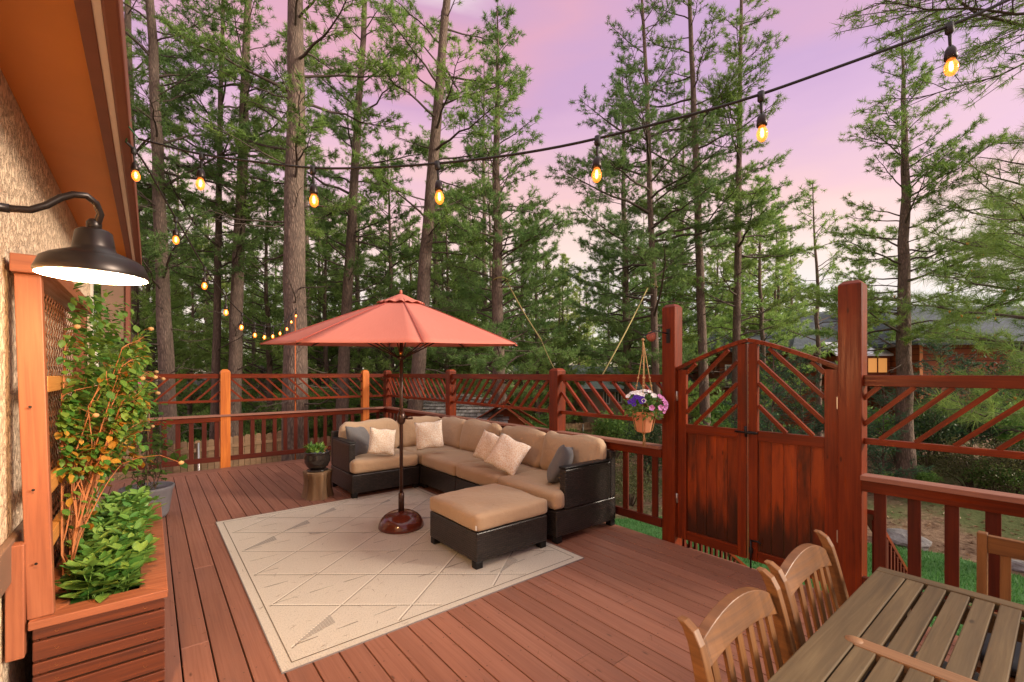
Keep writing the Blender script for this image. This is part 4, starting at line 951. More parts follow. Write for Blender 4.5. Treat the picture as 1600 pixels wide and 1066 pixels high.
# ---- rug
def rug():
    x0, x1, y0, y1 = .565, 3.0, 2.71, 5.90; root = MB(); root.box((x0, y0, .0), (x1, y1, .006)); o = obj('rug', root, RUG); tag(o, 'large cream woven rug with diamond lines and grey triangles', 'rug')
    e = MB()
    for a, b in (((x0 - .006, y0 - .006), (x0, y1 + .006)), ((x1, y0 - .006), (x1 + .006, y1 + .006)), ((x0, y0 - .006), (x1, y0)), ((x0, y1), (x1, y1 + .006))): e.box((*a, 0), (*b, .0065))
    obj('bound_edge', e, plain('rug binding', (.20, .17, .16), .9), o)
    ins = .09; X0, X1, Y0, Y1 = x0 + ins, x1 - ins, y0 + ins, y1 - ins
    def clip(a, b):
        t0, t1 = 0, 1; dx, dy = b[0] - a[0], b[1] - a[1]
        for p, q in ((-dx, a[0] - X0), (dx, X1 - a[0]), (-dy, a[1] - Y0), (dy, Y1 - a[1])):
            if abs(p) < 1e-9:
                if q < 0: return None
            else:
                r = q / p
                if p < 0: t0 = max(t0, r)
                else: t1 = min(t1, r)
        return None if t1 - t0 < .02 else ((a[0] + dx * t0, a[1] + dy * t0), (a[0] + dx * t1, a[1] + dy * t1))
    def strip(m, a, b, w, z):
        a = Vector((*a, 0)); b = Vector((*b, 0)); d = (b - a).normalized(); n = Vector((-d.y, d.x, 0)) * w / 2; k = len(m.v)
        for p in (a - n, b - n, b + n, a + n): m.v.append((p.x, p.y, z))
        m.face((k, k + 1, k + 2, k + 3))
    PX, PY = .78, .62; ox, oy = x0 + .1, y0 + .22; L = MB(); Dk = MB(); G = MB()
    for k in range(-8, 12):
        for s in (1, -1):
            bx = ox + k * PX; a = (bx - 6 * PX, oy - s * 6 * PY * 1.0); b = (bx + 6 * PX, oy + s * 6 * PY)
            c = clip(a, b)
            if c: strip(L, *c, .009, .0076); dvec = Vector((c[1][0] - c[0][0], c[1][1] - c[0][1])).normalized() * .0; strip(Dk, (c[0][0], c[0][1] - .016), (c[1][0], c[1][1] - .016), .005, .0072)
    r = random.Random(4)
    for j in range(-2, 14):
        y = oy + j * PY / 2; c = clip((x0, y), (x1, y + .10))
        if not c: continue
        nseg = 9
        for i in range(nseg):
            if r.random() < .7:
                f0, f1 = i / nseg + .01, (i + r.uniform(.6, 1.0)) / nseg; p = [tuple(c[0][q] * (1 - f) + c[1][q] * f for q in (0, 1)) for f in (f0, f1)]; strip(Dk, *p, .004, .0074)
    def inr(p): return X0 <= p[0] <= X1 and Y0 <= p[1] <= Y1
    tri = []
    for i in range(0, 5):
        for j in range(0, 11):
            cx = ox + i * PX + (PX / 2 if j % 2 else 0); cy = oy + j * PY / 2
            if r.random() < .36:
                s = r.choice((1, -1)); u = r.uniform(.45, .8); tr = [(cx, cy), (cx - s * PX / 2 * u, cy + PY / 2 * u), (cx - s * PX / 2 * u * 1.0, cy + PY / 2 * u * .45)]
                if all(inr(p) for p in tr): tri.append(tr)
    for tr in tri:
        # hatched triangle: thin stripes
        a, b, c_ = [Vector((*p, 0)) for p in tr]; N = 16
        for q in range(N):
            f = (q + .5) / N; p0 = a.lerp(b, f); p1 = a.lerp(c_, f)
            if (p0 - p1).length > .01: strip(G, (p0.x, p0.y), (p1.x, p1.y), (b - a).length / N * .72, .0079)
    for a, b in (((X0 - .03, Y0 - .03), (X1 + .03, Y0 - .03)), ((X1 + .03, Y0 - .03), (X1 + .03, Y1 + .03)), ((X1 + .03, Y1 + .03), (X0 - .03, Y1 + .03)), ((X0 - .03, Y1 + .03), (X0 - .03, Y0 - .03))): strip(Dk, a, b, .006, .0071)
    obj('cream_lines', L, RUGL, o); obj('dark_threads', Dk, RUGD, o); obj('grey_triangles', G, RUGG, o)
rug()
# ---- umbrella
def umbrella():
    p = at(627, 828, 4.80); root = thing('patio_umbrella', 'open coral patio umbrella on a brown pole in the middle of the rug', 'umbrella', (p.x, p.y, .0065), (0, 0, -TH))
    m = MB(); m.lathe([(.0, .0), (.232, .0), (.238, .008), (.236, .03), (.226, .062), (.208, .094), (.180, .124), (.142, .148), (.098, .164), (.05, .172), (0, .173)], 56)
    for k in ():
        a = k * pi / 4; m.tube([(.232 * cos(a), .232 * sin(a), .05), (.2 * cos(a), .2 * sin(a), .115), (.13 * cos(a), .13 * sin(a), .157)], [.016, .014, .008], 6)
    obj('base', m, BASEM, root)
    m = MB(); m.lathe([(0, .16), (.032, .16), (.03, .36), (.026, .365), (.0, .365)], 20); m.tube([(0, -.028, .29), (0, -.065, .29)], .012, 8); obj('base_sleeve', m, POLEM, root)
    m = MB(); m.tube([(0, 0, .2), (0, 0, 2.45)], .019, 16); obj('pole', m, POLEM, root)
    m = MB(); m.tube([(0, 0, 1.83), (0, 0, 1.87)], .0215, 16); obj('brass_ring', m, GOLD, root)
    m = MB(); m.lathe([(0, 1.10), (.03, 1.10), (.045, 1.13), (.045, 1.19), (.03, 1.23), (.02, 1.235)], 18); m.tube([(.03, -.02, 1.16), (.10, -.04, 1.16), (.13, -.045, 1.165)], [.011, .009, .012], 8); m.tube([(.0, .02, 1.2), (-.03, .05, 1.25)], .012, 8); obj('crank_housing', m, POLEM, root)
    Rr = 1.34; ze = 1.945; za = 2.46
    tilt = Matrix.Translation((0, 0, 2.2)) @ Matrix.Rotation(R(2.6), 4, 'X') @ Matrix.Translation((0, 0, -2.2))
    corners = [R(22.5 + 45 * k - 1.5) for k in range(8)]
    def canopy(R0, z_e, R1, z_a, N, M, sag, ruf=0):
        mb = MB()
        for k in range(8):
            a0, a1 = corners[k], corners[(k + 1) % 8] + (2 * pi if k == 7 else 0)
            base = len(mb.v)
            for i in range(N + 1):
                f = i / N; r_ = R1 + (R0 - R1) * f; z = z_a + (z_e - z_a) * (f ** 1.06)
                for j in range(M + 1):
                    g = j / M; A = Vector((cos(a0), sin(a0), 0)) * (1 - g) + Vector((cos(a1), sin(a1), 0)) * g; e = sin(pi * g)
                    mb.v.append((A.x * r_ * (1 - .035 * e * f), A.y * r_ * (1 - .035 * e * f), z - sag * e * f * (1 - f * .6) + .012 * e * (f > .98) + ruf * sin(g * pi * 3) * (f > .75)))
            for i in range(N):
                for j in range(M):
                    q = base + i * (M + 1) + j; mb.face((q, q + M + 1, q + M + 2, q + 1), [(j / M * .9, i / N * 1.3), (j / M * .9, (i + 1) / N * 1.3), ((j + 1) / M * .9, (i + 1) / N * 1.3), ((j + 1) / M * .9, i / N * 1.3)], 0, True)
        mb.v = [tuple(tilt @ Vector(v)) for v in mb.v]; return mb
    c = obj('canopy', canopy(Rr, ze, .10, za - .045, 10, 8, .035), CANOPY, root); so_ = c.modifiers.new('Solidify', 'SOLIDIFY'); so_.thickness = .003
    v = canopy(.255, za - .082, .008, za + .03, 6, 12, -.012, .011); v2 = obj('vent_flap', v, CANOPY, root); so_ = v2.modifiers.new('Solidify', 'SOLIDIFY'); so_.thickness = .003
    m = MB(); m.lathe([(0, za + .07), (.012, za + .065), (.016, za + .04), (.01, za + .02), (0.0, za + .018)], 14); m.v = [tuple(tilt @ Vector(q)) for q in m.v]; obj('finial', m, CANOPY, root)
    hb_ = MB(); hb_.lathe([(0, ze - .16), (.04, ze - .16), (.04, ze - .12), (0, ze - .12)], 16); obj('hub', hb_, POLEM, root)
    for a in corners:
        m = MB(); e = tilt @ Vector((cos(a) * (Rr - .01), sin(a) * (Rr - .01), ze - .012)); t_ = tilt @ Vector((cos(a) * .04, sin(a) * .04, za - .07)); m.tube([t_, e], .008, 6); mid = t_.lerp(e, .52); m.tube([(cos(a) * .035, sin(a) * .035, ze - .14), mid], .007, 6); obj('rib', m, POLEM, root)
        s_ = MB(); e1 = e + Vector((0, 0, .018)); t1 = tilt @ Vector((cos(a) * .24, sin(a) * .24, za - .09)); s_.tube([tilt @ Vector((cos(a) * (.10 + (Rr - .10) * f), sin(a) * (.10 + (Rr - .10) * f), za - .045 + (ze - za + .045) * f ** 1.06 + .002)) for f in (.08, .3, .55, .8, 1.0)], .004, 5); obj('seam', s_, plain('seam thread', (.42, .085, .06), .9) if 'seam thread' not in bpy.data.materials else bpy.data.materials['seam thread'], c)
umbrella()
# ---- stump side table with bowl
def stump():
    p = at(496, 776, 5.98); root = thing('stump_table', 'rough wooden stump used as a stand to the left of the sofa', 'stump', (p.x, p.y, 0)); m = MB(); n = 40; H = .345
    prof = [(1.10, 0), (1.02, .03), (.93, .12), (.90, .2), (.93, .28), (.98, .33), (.95, H), (.0, H + .004)]
    def rad(a): return .172 * (1 + .10 * sin(3 * a + 1) + .07 * sin(5 * a + 2) + .05 * sin(11 * a) + .03 * sin(17 * a + 1))
    for r_, z in prof:
        for j in range(n): a = 2 * pi * j / n; m.v.append((rad(a) * r_ * cos(a), rad(a) * r_ * sin(a), z))
    for i in range(len(prof) - 1):
        for j in range(n):
            j2 = (j + 1) % n; m.face((i * n + j, i * n + j2, (i + 1) * n + j2, (i + 1) * n + j), [(z_, j_ / n * 1.1) for z_, j_ in ((prof[i][1], j), (prof[i][1], j + 1), (prof[i + 1][1], j + 1), (prof[i + 1][1], j))], 1 if i == len(prof) - 2 else 0, i < len(prof) - 2)
    obj('trunk_block', m, [STUMPW, wood('stump top', (.30, .19, .10), (.18, .10, .05), rough=.7)], root)
    r2 = thing('planter_bowl', 'round black glazed bowl of green succulents standing on the stump', 'flower pot', (p.x, p.y, .352)); m = MB()
    m.lathe([(0, 0), (.12, 0), (.135, .012), (.12, .022), (.0, .022)], 32); obj('saucer', m, GLAZE, r2)
    m = MB(); m.lathe([(.0, .023), (.085, .023), (.13, .06), (.158, .12), (.162, .17), (.15, .215), (.152, .235), (.165, .245), (.163, .255), (.148, .25), (.14, .235), (.14, .215), (.0, .21)], 40); obj('bowl', m, GLAZE, r2)
    q = np.random.default_rng(3); P = []; N = []
    for _ in range(26):
        a = q.uniform(0, 6.28); r_ = q.uniform(0, .12); c = np.array([r_ * cos(a), r_ * sin(a), .24 + q.uniform(0, .06)])
        for k in range(14): d = unit(np.array([q.normal(), q.normal(), q.uniform(.1, 1.3)])); P.append(c + d * .01); N.append(d)
    V, F = leaf_cloud(P, N, q.uniform(.05, .09, len(P)), q, .42); link('succulents', tri_mesh('succulents', V, F, LEAFP), r2)
    P = []; N = []
    for _ in range(30): d = unit(q.normal(size=3) + [0, 0, .8]); P.append(np.array([q.uniform(-.1, .12), q.uniform(-.1, .08), .28])); N.append(d)
    V, F = leaf_cloud(P, N, .05, q, .3); link('red_leaves', tri_mesh('red_leaves', V, F, plain('reddish leaf', (.35, .10, .04), .5)), r2)
stump()

# ---- planter box and trellis
def planter():
    root = thing('planter_box', 'slatted cedar planter box with mitred cap along the stucco wall', 'planter', (-.42, 2.87, 0)); Wd, Lg, H = .49, 2.0, .55
    cap = MB(); cw = .115
    def quad(pts, z0, z1): cap.prism(pts, z0, z1)
    quad([(0, 0), (Wd, 0), (Wd - cw, cw), (cw, cw)], H - .038, H); quad([(Wd + .0005, 0), (Wd + .0005, Lg), (Wd - cw, Lg - cw), (Wd - cw, cw)], H - .038, H)
    quad([(0, Lg), (0, 0.0), (cw, cw), (cw, Lg - cw)], H - .038, H - .0005); quad([(Wd, Lg), (0, Lg), (cw, Lg - cw), (Wd - cw, Lg - cw)], H - .038, H)
    obj('cap', cap, TRELW, root, bevel=.004)
    z = H - .042; k = 0; hs = [.048, .085, .05, .05, .085, .05, .085]
    for h in hs:
        m = MB(); m.box((.012, .014, z - h), (Wd - .012, .034, z)); m.box((Wd - .032, .0345, z - h), (Wd - .012, Lg - .015, z)); m.box((.012, .0345, z - h), (.03, Lg - .015, z)); obj('slat', m, PLANTD, root, bevel=.004)
        sc = MB()
        for x in (.09, Wd - .09): sc.lathe([(0, -.003), (.006, -.002), (.007, 0)], 10, (x, .0135, z - h / 2), M=Matrix.Rotation(R(-90), 4, 'X') @ Matrix.Rotation(pi, 4, 'X'))
        obj('screw', sc, GOLD, root); z -= h + .010
    m = MB(); m.box((.035, .036, .02), (Wd - .034, Lg - .036, H - .07)); obj('soil', m, SOIL, root)
    m = MB(); m.box((.035, .035, .01), (.055, .055, H - .04)); m.box((Wd - .055, .035, .01), (Wd - .035, .055, H - .04)); obj('corner_post', m, PLANTD, root)
planter()
def trellis():
    root = thing('trellis', 'cedar trellis with wavy lattice standing at the back of the planter box', 'trellis', (-.42, 2.90, 0))
    m = MB(); m.beam((.035, .03, .551), (-.005, .03, 2.09), .085, .056, up=(0, 1, 0)); o = obj('post', m, TRELW, root, bevel=.004)
    sc = MB()
    for z in (.80, 1.13, 1.5): sc.tube([(.03 - (z - .55) * .026 + .0, -.0145, z), (.03 - (z - .55) * .026, -.0135, z)], .006, 8)
    obj('screw', sc, BLACKM, root)
    m = MB(); m.box((-.055, -.03, 2.092), (.075, 1.75, 2.172)); m2 = obj('top_beam', m, TRELW, root, bevel=.004)
    m = MB(); m.box((-.02, 1.66, .551), (.05, 1.74, 2.09)); obj('post', m, TRELW, root, bevel=.004)
    for z in (1.56, 1.07, .80):
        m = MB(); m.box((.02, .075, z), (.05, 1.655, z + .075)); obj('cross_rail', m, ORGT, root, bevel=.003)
    L = MB(); n = 19
    for k in range(n):     # wavy vertical strips
        y = .085 + k * 1.56 / n; pts = []
        for i in range(150): z = .60 + i * (1.46 / 149); pts.append((.004, y + .022 * sin(z * 2 * pi / .055), z))
        for a, b in zip(pts, pts[1:]): q = len(L.v); L.v += [(a[0], a[1], a[2]), (a[0], a[1] + .012, a[2]), (b[0], b[1] + .012, b[2]), (b[0], b[1], b[2])]; L.face((q, q + 1, q + 2, q + 3)); 
    for k in range(3):
        z = .62 + k * .078; L.box((-.004, .08, z), (-.001, 1.65, z + .010))
    lo = obj('wavy_lattice', L, plain('lattice wood', (.22, .075, .03), .7, nscale=14, namt=.3), root); s = lo.modifiers.new('Solidify', 'SOLIDIFY'); s.thickness = .004
    m = MB(); m.box((-.068, -.03, .40), (-.01, .035, .90)); o = obj('short_post', m, TRELW, root, bevel=.005)
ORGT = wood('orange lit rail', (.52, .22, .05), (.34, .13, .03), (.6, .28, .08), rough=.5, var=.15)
trellis()
def stem_leaves(nst, area, zb, hmin, hmax, lsz, r, lean=.25, whorl=4, inter=.035, asp=.5):
    "upright stems with whorls of leaves and a rosette on top"
    P = []; N = []; S = []; st = MB()
    for _ in range(nst):
        x, y = r.uniform(area[0], area[1]), r.uniform(area[2], area[3]); h = r.uniform(hmin, hmax); le = r.normal(0, lean, 2); top = np.array([x + le[0] * h, y + le[1] * h, zb + h]); bot = np.array([x, y, zb])
        st.tube([bot, (bot + top) / 2 + r.normal(0, .006, 3), top], [.003, .0025, .002], 4, cap=False); k = max(2, int(h / inter)); a0 = r.uniform(0, 6)
        for i in range(k):
            f = (i + 1) / k; c = bot + (top - bot) * f; sz = lsz * (.75 + .35 * sin(pi * f)) * r.uniform(.8, 1.15); a0 += 1.57 / 2 * r.uniform(.8, 1.2)
            for j in range(whorl if i == k - 1 else 2):
                a = a0 + j * 2 * pi / (whorl if i == k - 1 else 2) + r.normal(0, .2); el = r.uniform(.1, .6) if i < k - 1 else r.uniform(.35, .9); P.append(c); N.append([cos(a) * cos(el), sin(a) * cos(el), sin(el)]); S.append(sz)
    return P, N, np.array(S), st
def leaf_plane(P, Nrm, S, asp=.5, r=None, droop=.25):
    "leaves lying face-up: proper blade of 8 triangles with a midrib fold"
    P = np.asarray(P, float); N = len(P); d = unit(np.asarray(Nrm, float)); up0 = np.tile([0, 0, 1.0], (N, 1)) + (r.normal(0, .25, (N, 3)) if r is not None else 0); w = unit(np.cross(d, up0)); u = unit(np.cross(w, d)); S = S.reshape(-1, 1)
    def pt(t, s, z): return P + d * S * t + w * S * asp * s + u * S * z
    c = [pt(0, 0, 0), pt(.25, .36, .04), pt(.25, 0, -.03), pt(.25, -.36, .04), pt(.58, .42, .03 - droop * .2), pt(.58, 0, -.05 - droop * .2), pt(.58, -.42, .03 - droop * .2), pt(1, 0, -droop * .6), pt(.84, .2, -droop * .35), pt(.84, -.2, -droop * .35)]
    V = np.stack(c, 1).reshape(-1, 3); k = np.arange(N)[:, None] * 10; T = [(0, 2, 1), (0, 3, 2), (1, 2, 5), (1, 5, 4), (2, 3, 6), (2, 6, 5), (4, 5, 8), (5, 7, 8), (5, 6, 9), (5, 9, 7)]
    F = np.concatenate([k + np.array([t_]) for t_ in T], 1).reshape(-1, 3); return V, F
def planter_plants():
    r = np.random.default_rng(8)
    for i, (y0, y1, lab, n) in enumerate([(.13, .52, 'nearest clump of broad green leaves in the planter box', 62), (.50, .92, 'second clump of broad leaves in the planter box', 60), (.95, 1.36, 'middle clump of leaves beside the dry seed pods in the planter', 66), (1.38, 1.84, 'farthest clump of leaves in the planter before the grey pot', 70)]):
        root = thing('leafy_plant', lab, 'plant', (-.42, 2.87 + y0, .47), (0, 0, 0), 'clumps in the planter box'); P, N, S, st = stem_leaves(n, (.13, .35, .02, y1 - y0), 0, .10, .24, .105, r)
        V, F = leaf_plane(P, N, S, .58, r); link('leaves', tri_mesh('planter_leaves', V, F, LEAFP), root); obj('stems', st, LEAFP, root)
planter_plants()
def vine():
    r = np.random.default_rng(12); root = thing('climbing_vine', 'climbing clematis vine of green and orange leaves over the cedar trellis', 'vine', (-.38, 2.95, .5)); st = MB(); P = []; N = []; S = []; PA = []; NA = []; SA = []; pods = []
    for k in range(60):
        y = r.uniform(.3, 1.2); p = np.array([r.uniform(.02, .12), y, 0.0]); path = [p.copy()]; H = r.uniform(1.15, 1.72) if k % 3 else 1.72; n = 16; d = np.array([r.normal(-.05, .1), r.normal(0, .3), 1.])
        for i in range(n):
            f = i / n; d = d + np.array([r.normal(.045, .16), r.normal(.0, .28), 0]); d[2] = 1.0 if f < .8 else .2; p = p + unit(d) * H / n; p[0] = max(.02, min(p[0], .05 + .30 * max(0, f) ** 1.3)); p[1] = max(.34, min(1.9, p[1])); path.append(p.copy())
            if i > 2:
                for _ in range(r.integers(4, 9) if p[2] > .62 else r.integers(0, 2)):
                    dd = unit(np.array([r.uniform(-.1, 1), r.normal(0, .8), r.normal(0, .5)])); o = p + dd * r.uniform(.01, .06); hot = r.random() < (.30 if p[2] < .9 else .04)
                    (PA if hot else P).append(o); (NA if hot else N).append(dd + np.array([0, 0, -.3])); (SA if hot else S).append(r.uniform(.028, .058)); 
                    if r.random() < .3: st.tube([p, o], [.0015, .001], 3, cap=False)
        st.tube(path, [.0045 * (1 - .6 * i / n) for i in range(n + 1)], 5, cap=False)
        if k % 4 == 0:
            e = path[-1] + np.array([r.uniform(.05, .2), r.normal(0, .1), r.uniform(-.05, .12)]); st.tube([path[-1], (path[-1] + e) / 2 + [0, 0, .03], e], [.002, .0016, .0013], 4, cap=False); pods.append(e)
    for _ in range(50):      # tangled woody strands low on the lattice
        p = np.array([.03, r.uniform(.5, 1.1), r.uniform(0, .2)]); path = [p.copy()]
        for i in range(8): p = p + np.array([r.normal(.006, .012), r.normal(0, .03), r.uniform(.05, .12)]); p[0] = max(.02, p[0]); path.append(p.copy())
        st.tube(path, .0028, 4, cap=False)
    for _ in range(900):
        c = np.array([r.uniform(.02, .30) * r.uniform(.4, 1), r.uniform(.42, 1.75), r.uniform(.75, 1.66)])
        if c[0] > .10 + .2 * (c[2] - .6): continue
        P.append(c); N.append(unit(np.array([r.uniform(0, 1), r.normal(0, .7), r.normal(-.2, .4)]))); S.append(r.uniform(.03, .065))
    obj('stems', st, VINEST, root); V, F = leaf_plane(P, N, np.array(S), .75, r); link('leaves', tri_mesh('vine_leaves', V, F, LEAFV), root); V, F = leaf_plane(PA, NA, np.array(SA), .75, r); link('orange_leaves', tri_mesh('vine_orange_leaves', V, F, LEAFA), root)
    m = MB()
    for e in pods: m.lathe([(0, -.013), (.012, -.007), (.015, 0), (.012, .008), (0, .013)], 10, tuple(e))
    obj('seed_heads', m, DRY, root)
vine()
def grape_pot():
    b = at(230, 770, 5.1); b = Vector((b.x, b.y, 0)); root = thing('grey_pot', 'grey round pot with a leafy grape plant at the far end of the planter', 'flower pot', b)
    m = MB(); m.lathe([(0, .0), (.17, .0), (.20, .05), (.235, .30), (.25, .33), (.25, .36), (.235, .36), (.225, .33), (.0, .32)], 40); obj('pot', m, POTG, root)
    r = np.random.default_rng(5); p2 = thing('grape_plant', 'potted grape plant tied to bamboo canes with lobed green leaves', 'plant', b + Vector((0, 0, .32))); m = MB()
    for x, y, tx, ty, h in ((-.08, .0, -.10, .0, 1.15), (.07, .05, -.03, .02, 1.05), (.0, -.07, .02, -.03, .95)): m.tube([(x, y, 0), (tx, ty, h)], .006, 6)
    obj('canes', m, CANE, p2); m = MB(); P = []; N = []; S = []
    for k in range(9):
        p = np.array([r.normal(0, .05), r.normal(0, .05), 0]); path = [p.copy()]; H = r.uniform(.5, 1.05)
        for i in range(10):
            p = p + np.array([r.normal(0.0, .035), r.normal(0, .03), H / 10]); path.append(p.copy())
            for _ in range(1 + (i % 2)): dd = unit(np.array([r.normal(), r.normal(), r.normal(0, .3)])); o = p + dd * r.uniform(.03, .12); P.append(o); N.append(dd + [0, 0, -.2]); S.append(r.uniform(.05, .10)); m.tube([p, o], [.002, .0015], 3, cap=False)
        m.tube(path, [.006 - .0004 * i for i in range(11)], 5, cap=False)
    # a drooping shoot to the right
    sh = [(0, 0, .35), (.12, -.06, .50), (.24, -.12, .42), (.30, -.15, .30)]; m.tube(sh, .003, 5)
    for q in sh[1:]: 
        for _ in range(2): dd = unit(r.normal(size=3)); P.append(np.array(q)); N.append(dd); S.append(.11)
    obj('stems', m, TWIG, p2); V, F = leaf_plane(P, N, np.array(S), .95, r); link('leaves', tri_mesh('grape_leaves', V, F, LEAFL), p2)
    r = np.random.default_rng(6); P = []; N = []; S = []
    f = MB(); c = Vector((-.10, -.16, 1.24)); f.tube([(.0, 0, .3), (-.05, -.08, .9), tuple(c)], .003, 5); obj('flower_stem', f, LEAFL, p2)
    f = MB(); n = 6
    for k in range(n):
        a = 2 * pi * k / n; d = Vector((cos(a), sin(a), -.25)); w = Vector((-sin(a), cos(a), 0)); q = len(f.v); f.v += [tuple(c), tuple(c + d * .045 + w * .024), tuple(c + d * .095 + Vector((0, 0, -.012))), tuple(c + d * .045 - w * .024)]; f.face((q, q + 1, q + 2, q + 3))
    fl = obj('flower', f, PINK, p2); f = MB(); f.lathe([(0, -.008), (.014, -.004), (.016, .006), (.008, .014), (0, .016)], 12, tuple(c)); obj('flower_centre', f, plain('flower eye', (.35, .12, .02), .8), fl)
grape_pot()

# ---- hanging basket
def basket():
    p = at(1006, 675, 4.38); root = thing('hanging_basket', 'terracotta pot of petunias hanging in a knotted rope beside the gate', 'hanging basket', p); z0 = 0
    m = MB(); n = 8
    for r0, r1, za, zb in ((.066, .10, 0, .165), (.108, .108, .165, .20)): m.lathe([(0.0, za), (r0, za), (r1, zb), (r1 - .012, zb), (.0, zb - .02)] if za == 0 else [(r0 - .02, za - .01), (r0, za), (r1, zb), (r1 - .012, zb), (r1 - .014, za)], n, (0, 0, 0), smooth=False)
    obj('pot', m, TERRA, root, bevel=.004)
    m = MB(); top = Vector((-.015, 0, .90))
    for k in range(4):
        a = k * pi / 2 + .5; q = [Vector((.0, 0, -.02)), Vector((.08 * cos(a), .08 * sin(a), .02)), Vector((.115 * cos(a), .115 * sin(a), .18)), Vector((.05 * cos(a), .05 * sin(a), .55)), Vector((.012 * cos(a), .012 * sin(a), .78)), top]
        m.tube(q, .0042, 6)
        for f in (.45, .58): w = Vector((.115 * cos(a), .115 * sin(a), .18)).lerp(Vector((.012 * cos(a), .012 * sin(a), .78)), f); m.lathe([(0, -.012), (.010, -.006), (.011, .004), (0, .013)], 8, tuple(w))
    for k in range(5): m.tube([(0, 0, -.015), (random.uniform(-.02, .02), random.uniform(-.02, .02), -.14)], .004, 5)
    m.lathe([(0, -.03), (.016, -.02), (.016, .0), (0, .01)], 8); m.lathe([(0, -.015), (.014, -.008), (.014, .006), (0, .014)], 8, tuple(top)); obj('rope_hanger', m, ROPE, root)
    r = np.random.default_rng(9); P = []; N = []
    for _ in range(620): d = unit(r.normal(size=3) + [0, 0, .3]); P.append(d * [.20, .20, .13] * r.uniform(.35, 1) + [0, 0, .24]); N.append(d + r.normal(0, .5, 3))
    V, F = leaf_cloud(P, N, r.uniform(.03, .055, len(P)), r, .6); link('foliage', tri_mesh('basket_leaves', V, F, LEAFG), root)
    def flowers(nm, mat, cnt, sel, seed):
        r = np.random.default_rng(seed); f = MB()
        for _ in range(cnt):
            d = sel(r); c = Vector(d * np.array([.215, .215, .15]) + np.array([0, 0, .25])); d = Vector(unit(d * .8 + np.array([-FW.x, -FW.y, .35]) * .6)); u = d.orthogonal().normalized(); w = d.cross(u); s = r.uniform(.022, .032); q = len(f.v)
            f.v.append(tuple(c - d * .012)); n = 10
            for j in range(n): a = 2 * pi * j / n; k = s * (1 if j % 2 == 0 else .82); f.v.append(tuple(c + u * cos(a) * k + w * sin(a) * k + d * .004 * (j % 2)))
            for j in range(n): f.face((q, q + 1 + j, q + 1 + (j + 1) % n))
        obj(nm, f, mat, root)
    B = lambda ax, s: (lambda r: unit(np.array(ax) + r.normal(0, s, 3)))
    rt = np.array([RT.x, RT.y, 0]); fw = np.array([FW.x, FW.y, 0])
    flowers('white_flowers', WHITEP, 30, B([0, 0, 1.0], .55), 1); flowers('violet_flowers', PURP, 13, B(-rt * .45 - fw * .8 + [0, 0, .45], .22), 2); flowers('pink_flowers', LILA, 16, B(rt * .75 - fw * .55 + [0, 0, .25], .25), 3)
    f = MB(); tp_ = p + top; gp = Vector((RX - .07, 2.48, tp_.z + .06)); f.tube([gp, gp + Vector((-.0, .0, .0)) + (tp_ - gp) * .5 + Vector((0, 0, .06)), tp_ + Vector((0, 0, .035)), tp_ + Vector((0, 0, -.0)), tp_ + Vector((.014, -.01, -.018))], .006, 8); f.box((gp.x - .005, gp.y - .02, gp.z - .09), (gp.x + .003, gp.y + .02, gp.z + .05))
    o = obj('hook_bracket', f, BLACKM, None); tag(o, 'black iron hook on the left gate post holding the flower basket', 'bracket')
    f = MB(); c = at(1018, 526, 4.45); M_ = Matrix.Rotation(-TH, 4, 'Z') @ Matrix.Rotation(R(90), 4, 'X'); f.lathe([(0, .006), (.03, .008), (.047, .0), (.05, -.006), (0, -.008)], 26, tuple(c), M=M_); f.tube([c + Vector((-.05, 0, .035)), c + Vector((0, 0, .052)), c + Vector((.06, -.02, .03))], .003, 5)
    o = obj('copper_disc', f, plain('copper disc', (.35, .10, .06), .45, .5, .3), None); tag(o, 'small round copper disc hanging above the flower basket by the gate post', 'ornament')
basket()
# ---- straps on two trees
def strap(name, a, b, w, label):
    m = MB(); a = Vector(a); b = Vector(b); n = 8; m.tube([a.lerp(b, i / n) - Vector((0, 0, .05 * sin(pi * i / n))) for i in range(n + 1)], w, 6); o = obj(name, m, YROPE); tag(o, label, 'rope', 'yellow ropes tied to the trees')
strap('tow_rope', at(792, 440, 12.15), at(846, 532, 10.8), .016, 'yellow strap running down right from the roped full pine')
strap('tow_rope', at(1012, 450, 13.8), at(938, 592, 11.0), .018, 'yellow strap running down left from the slim pine to behind the railing')
strap('tow_rope', at(846, 532, 10.8), at(872, 586, 10.0), .008, 'thin end of the strap reaching down behind the railing post')
for px, py, D, rr_, lab in ((784, 438, 12.4, .24, 'yellow loop of strap round the trunk of the full pine'), (1018, 448, 14.0, .17, 'yellow loop of strap round the slim pine')):
    m = MB(); c = at(px, py, D); m.tube([c + Vector((rr_ * cos(a), rr_ * sin(a), .03 * sin(a * 2))) for a in np.linspace(0, 2 * pi, 25)], .022, 6); o = obj('rope_loop', m, YROPE); tag(o, lab, 'rope', 'yellow ropes tied to the trees')

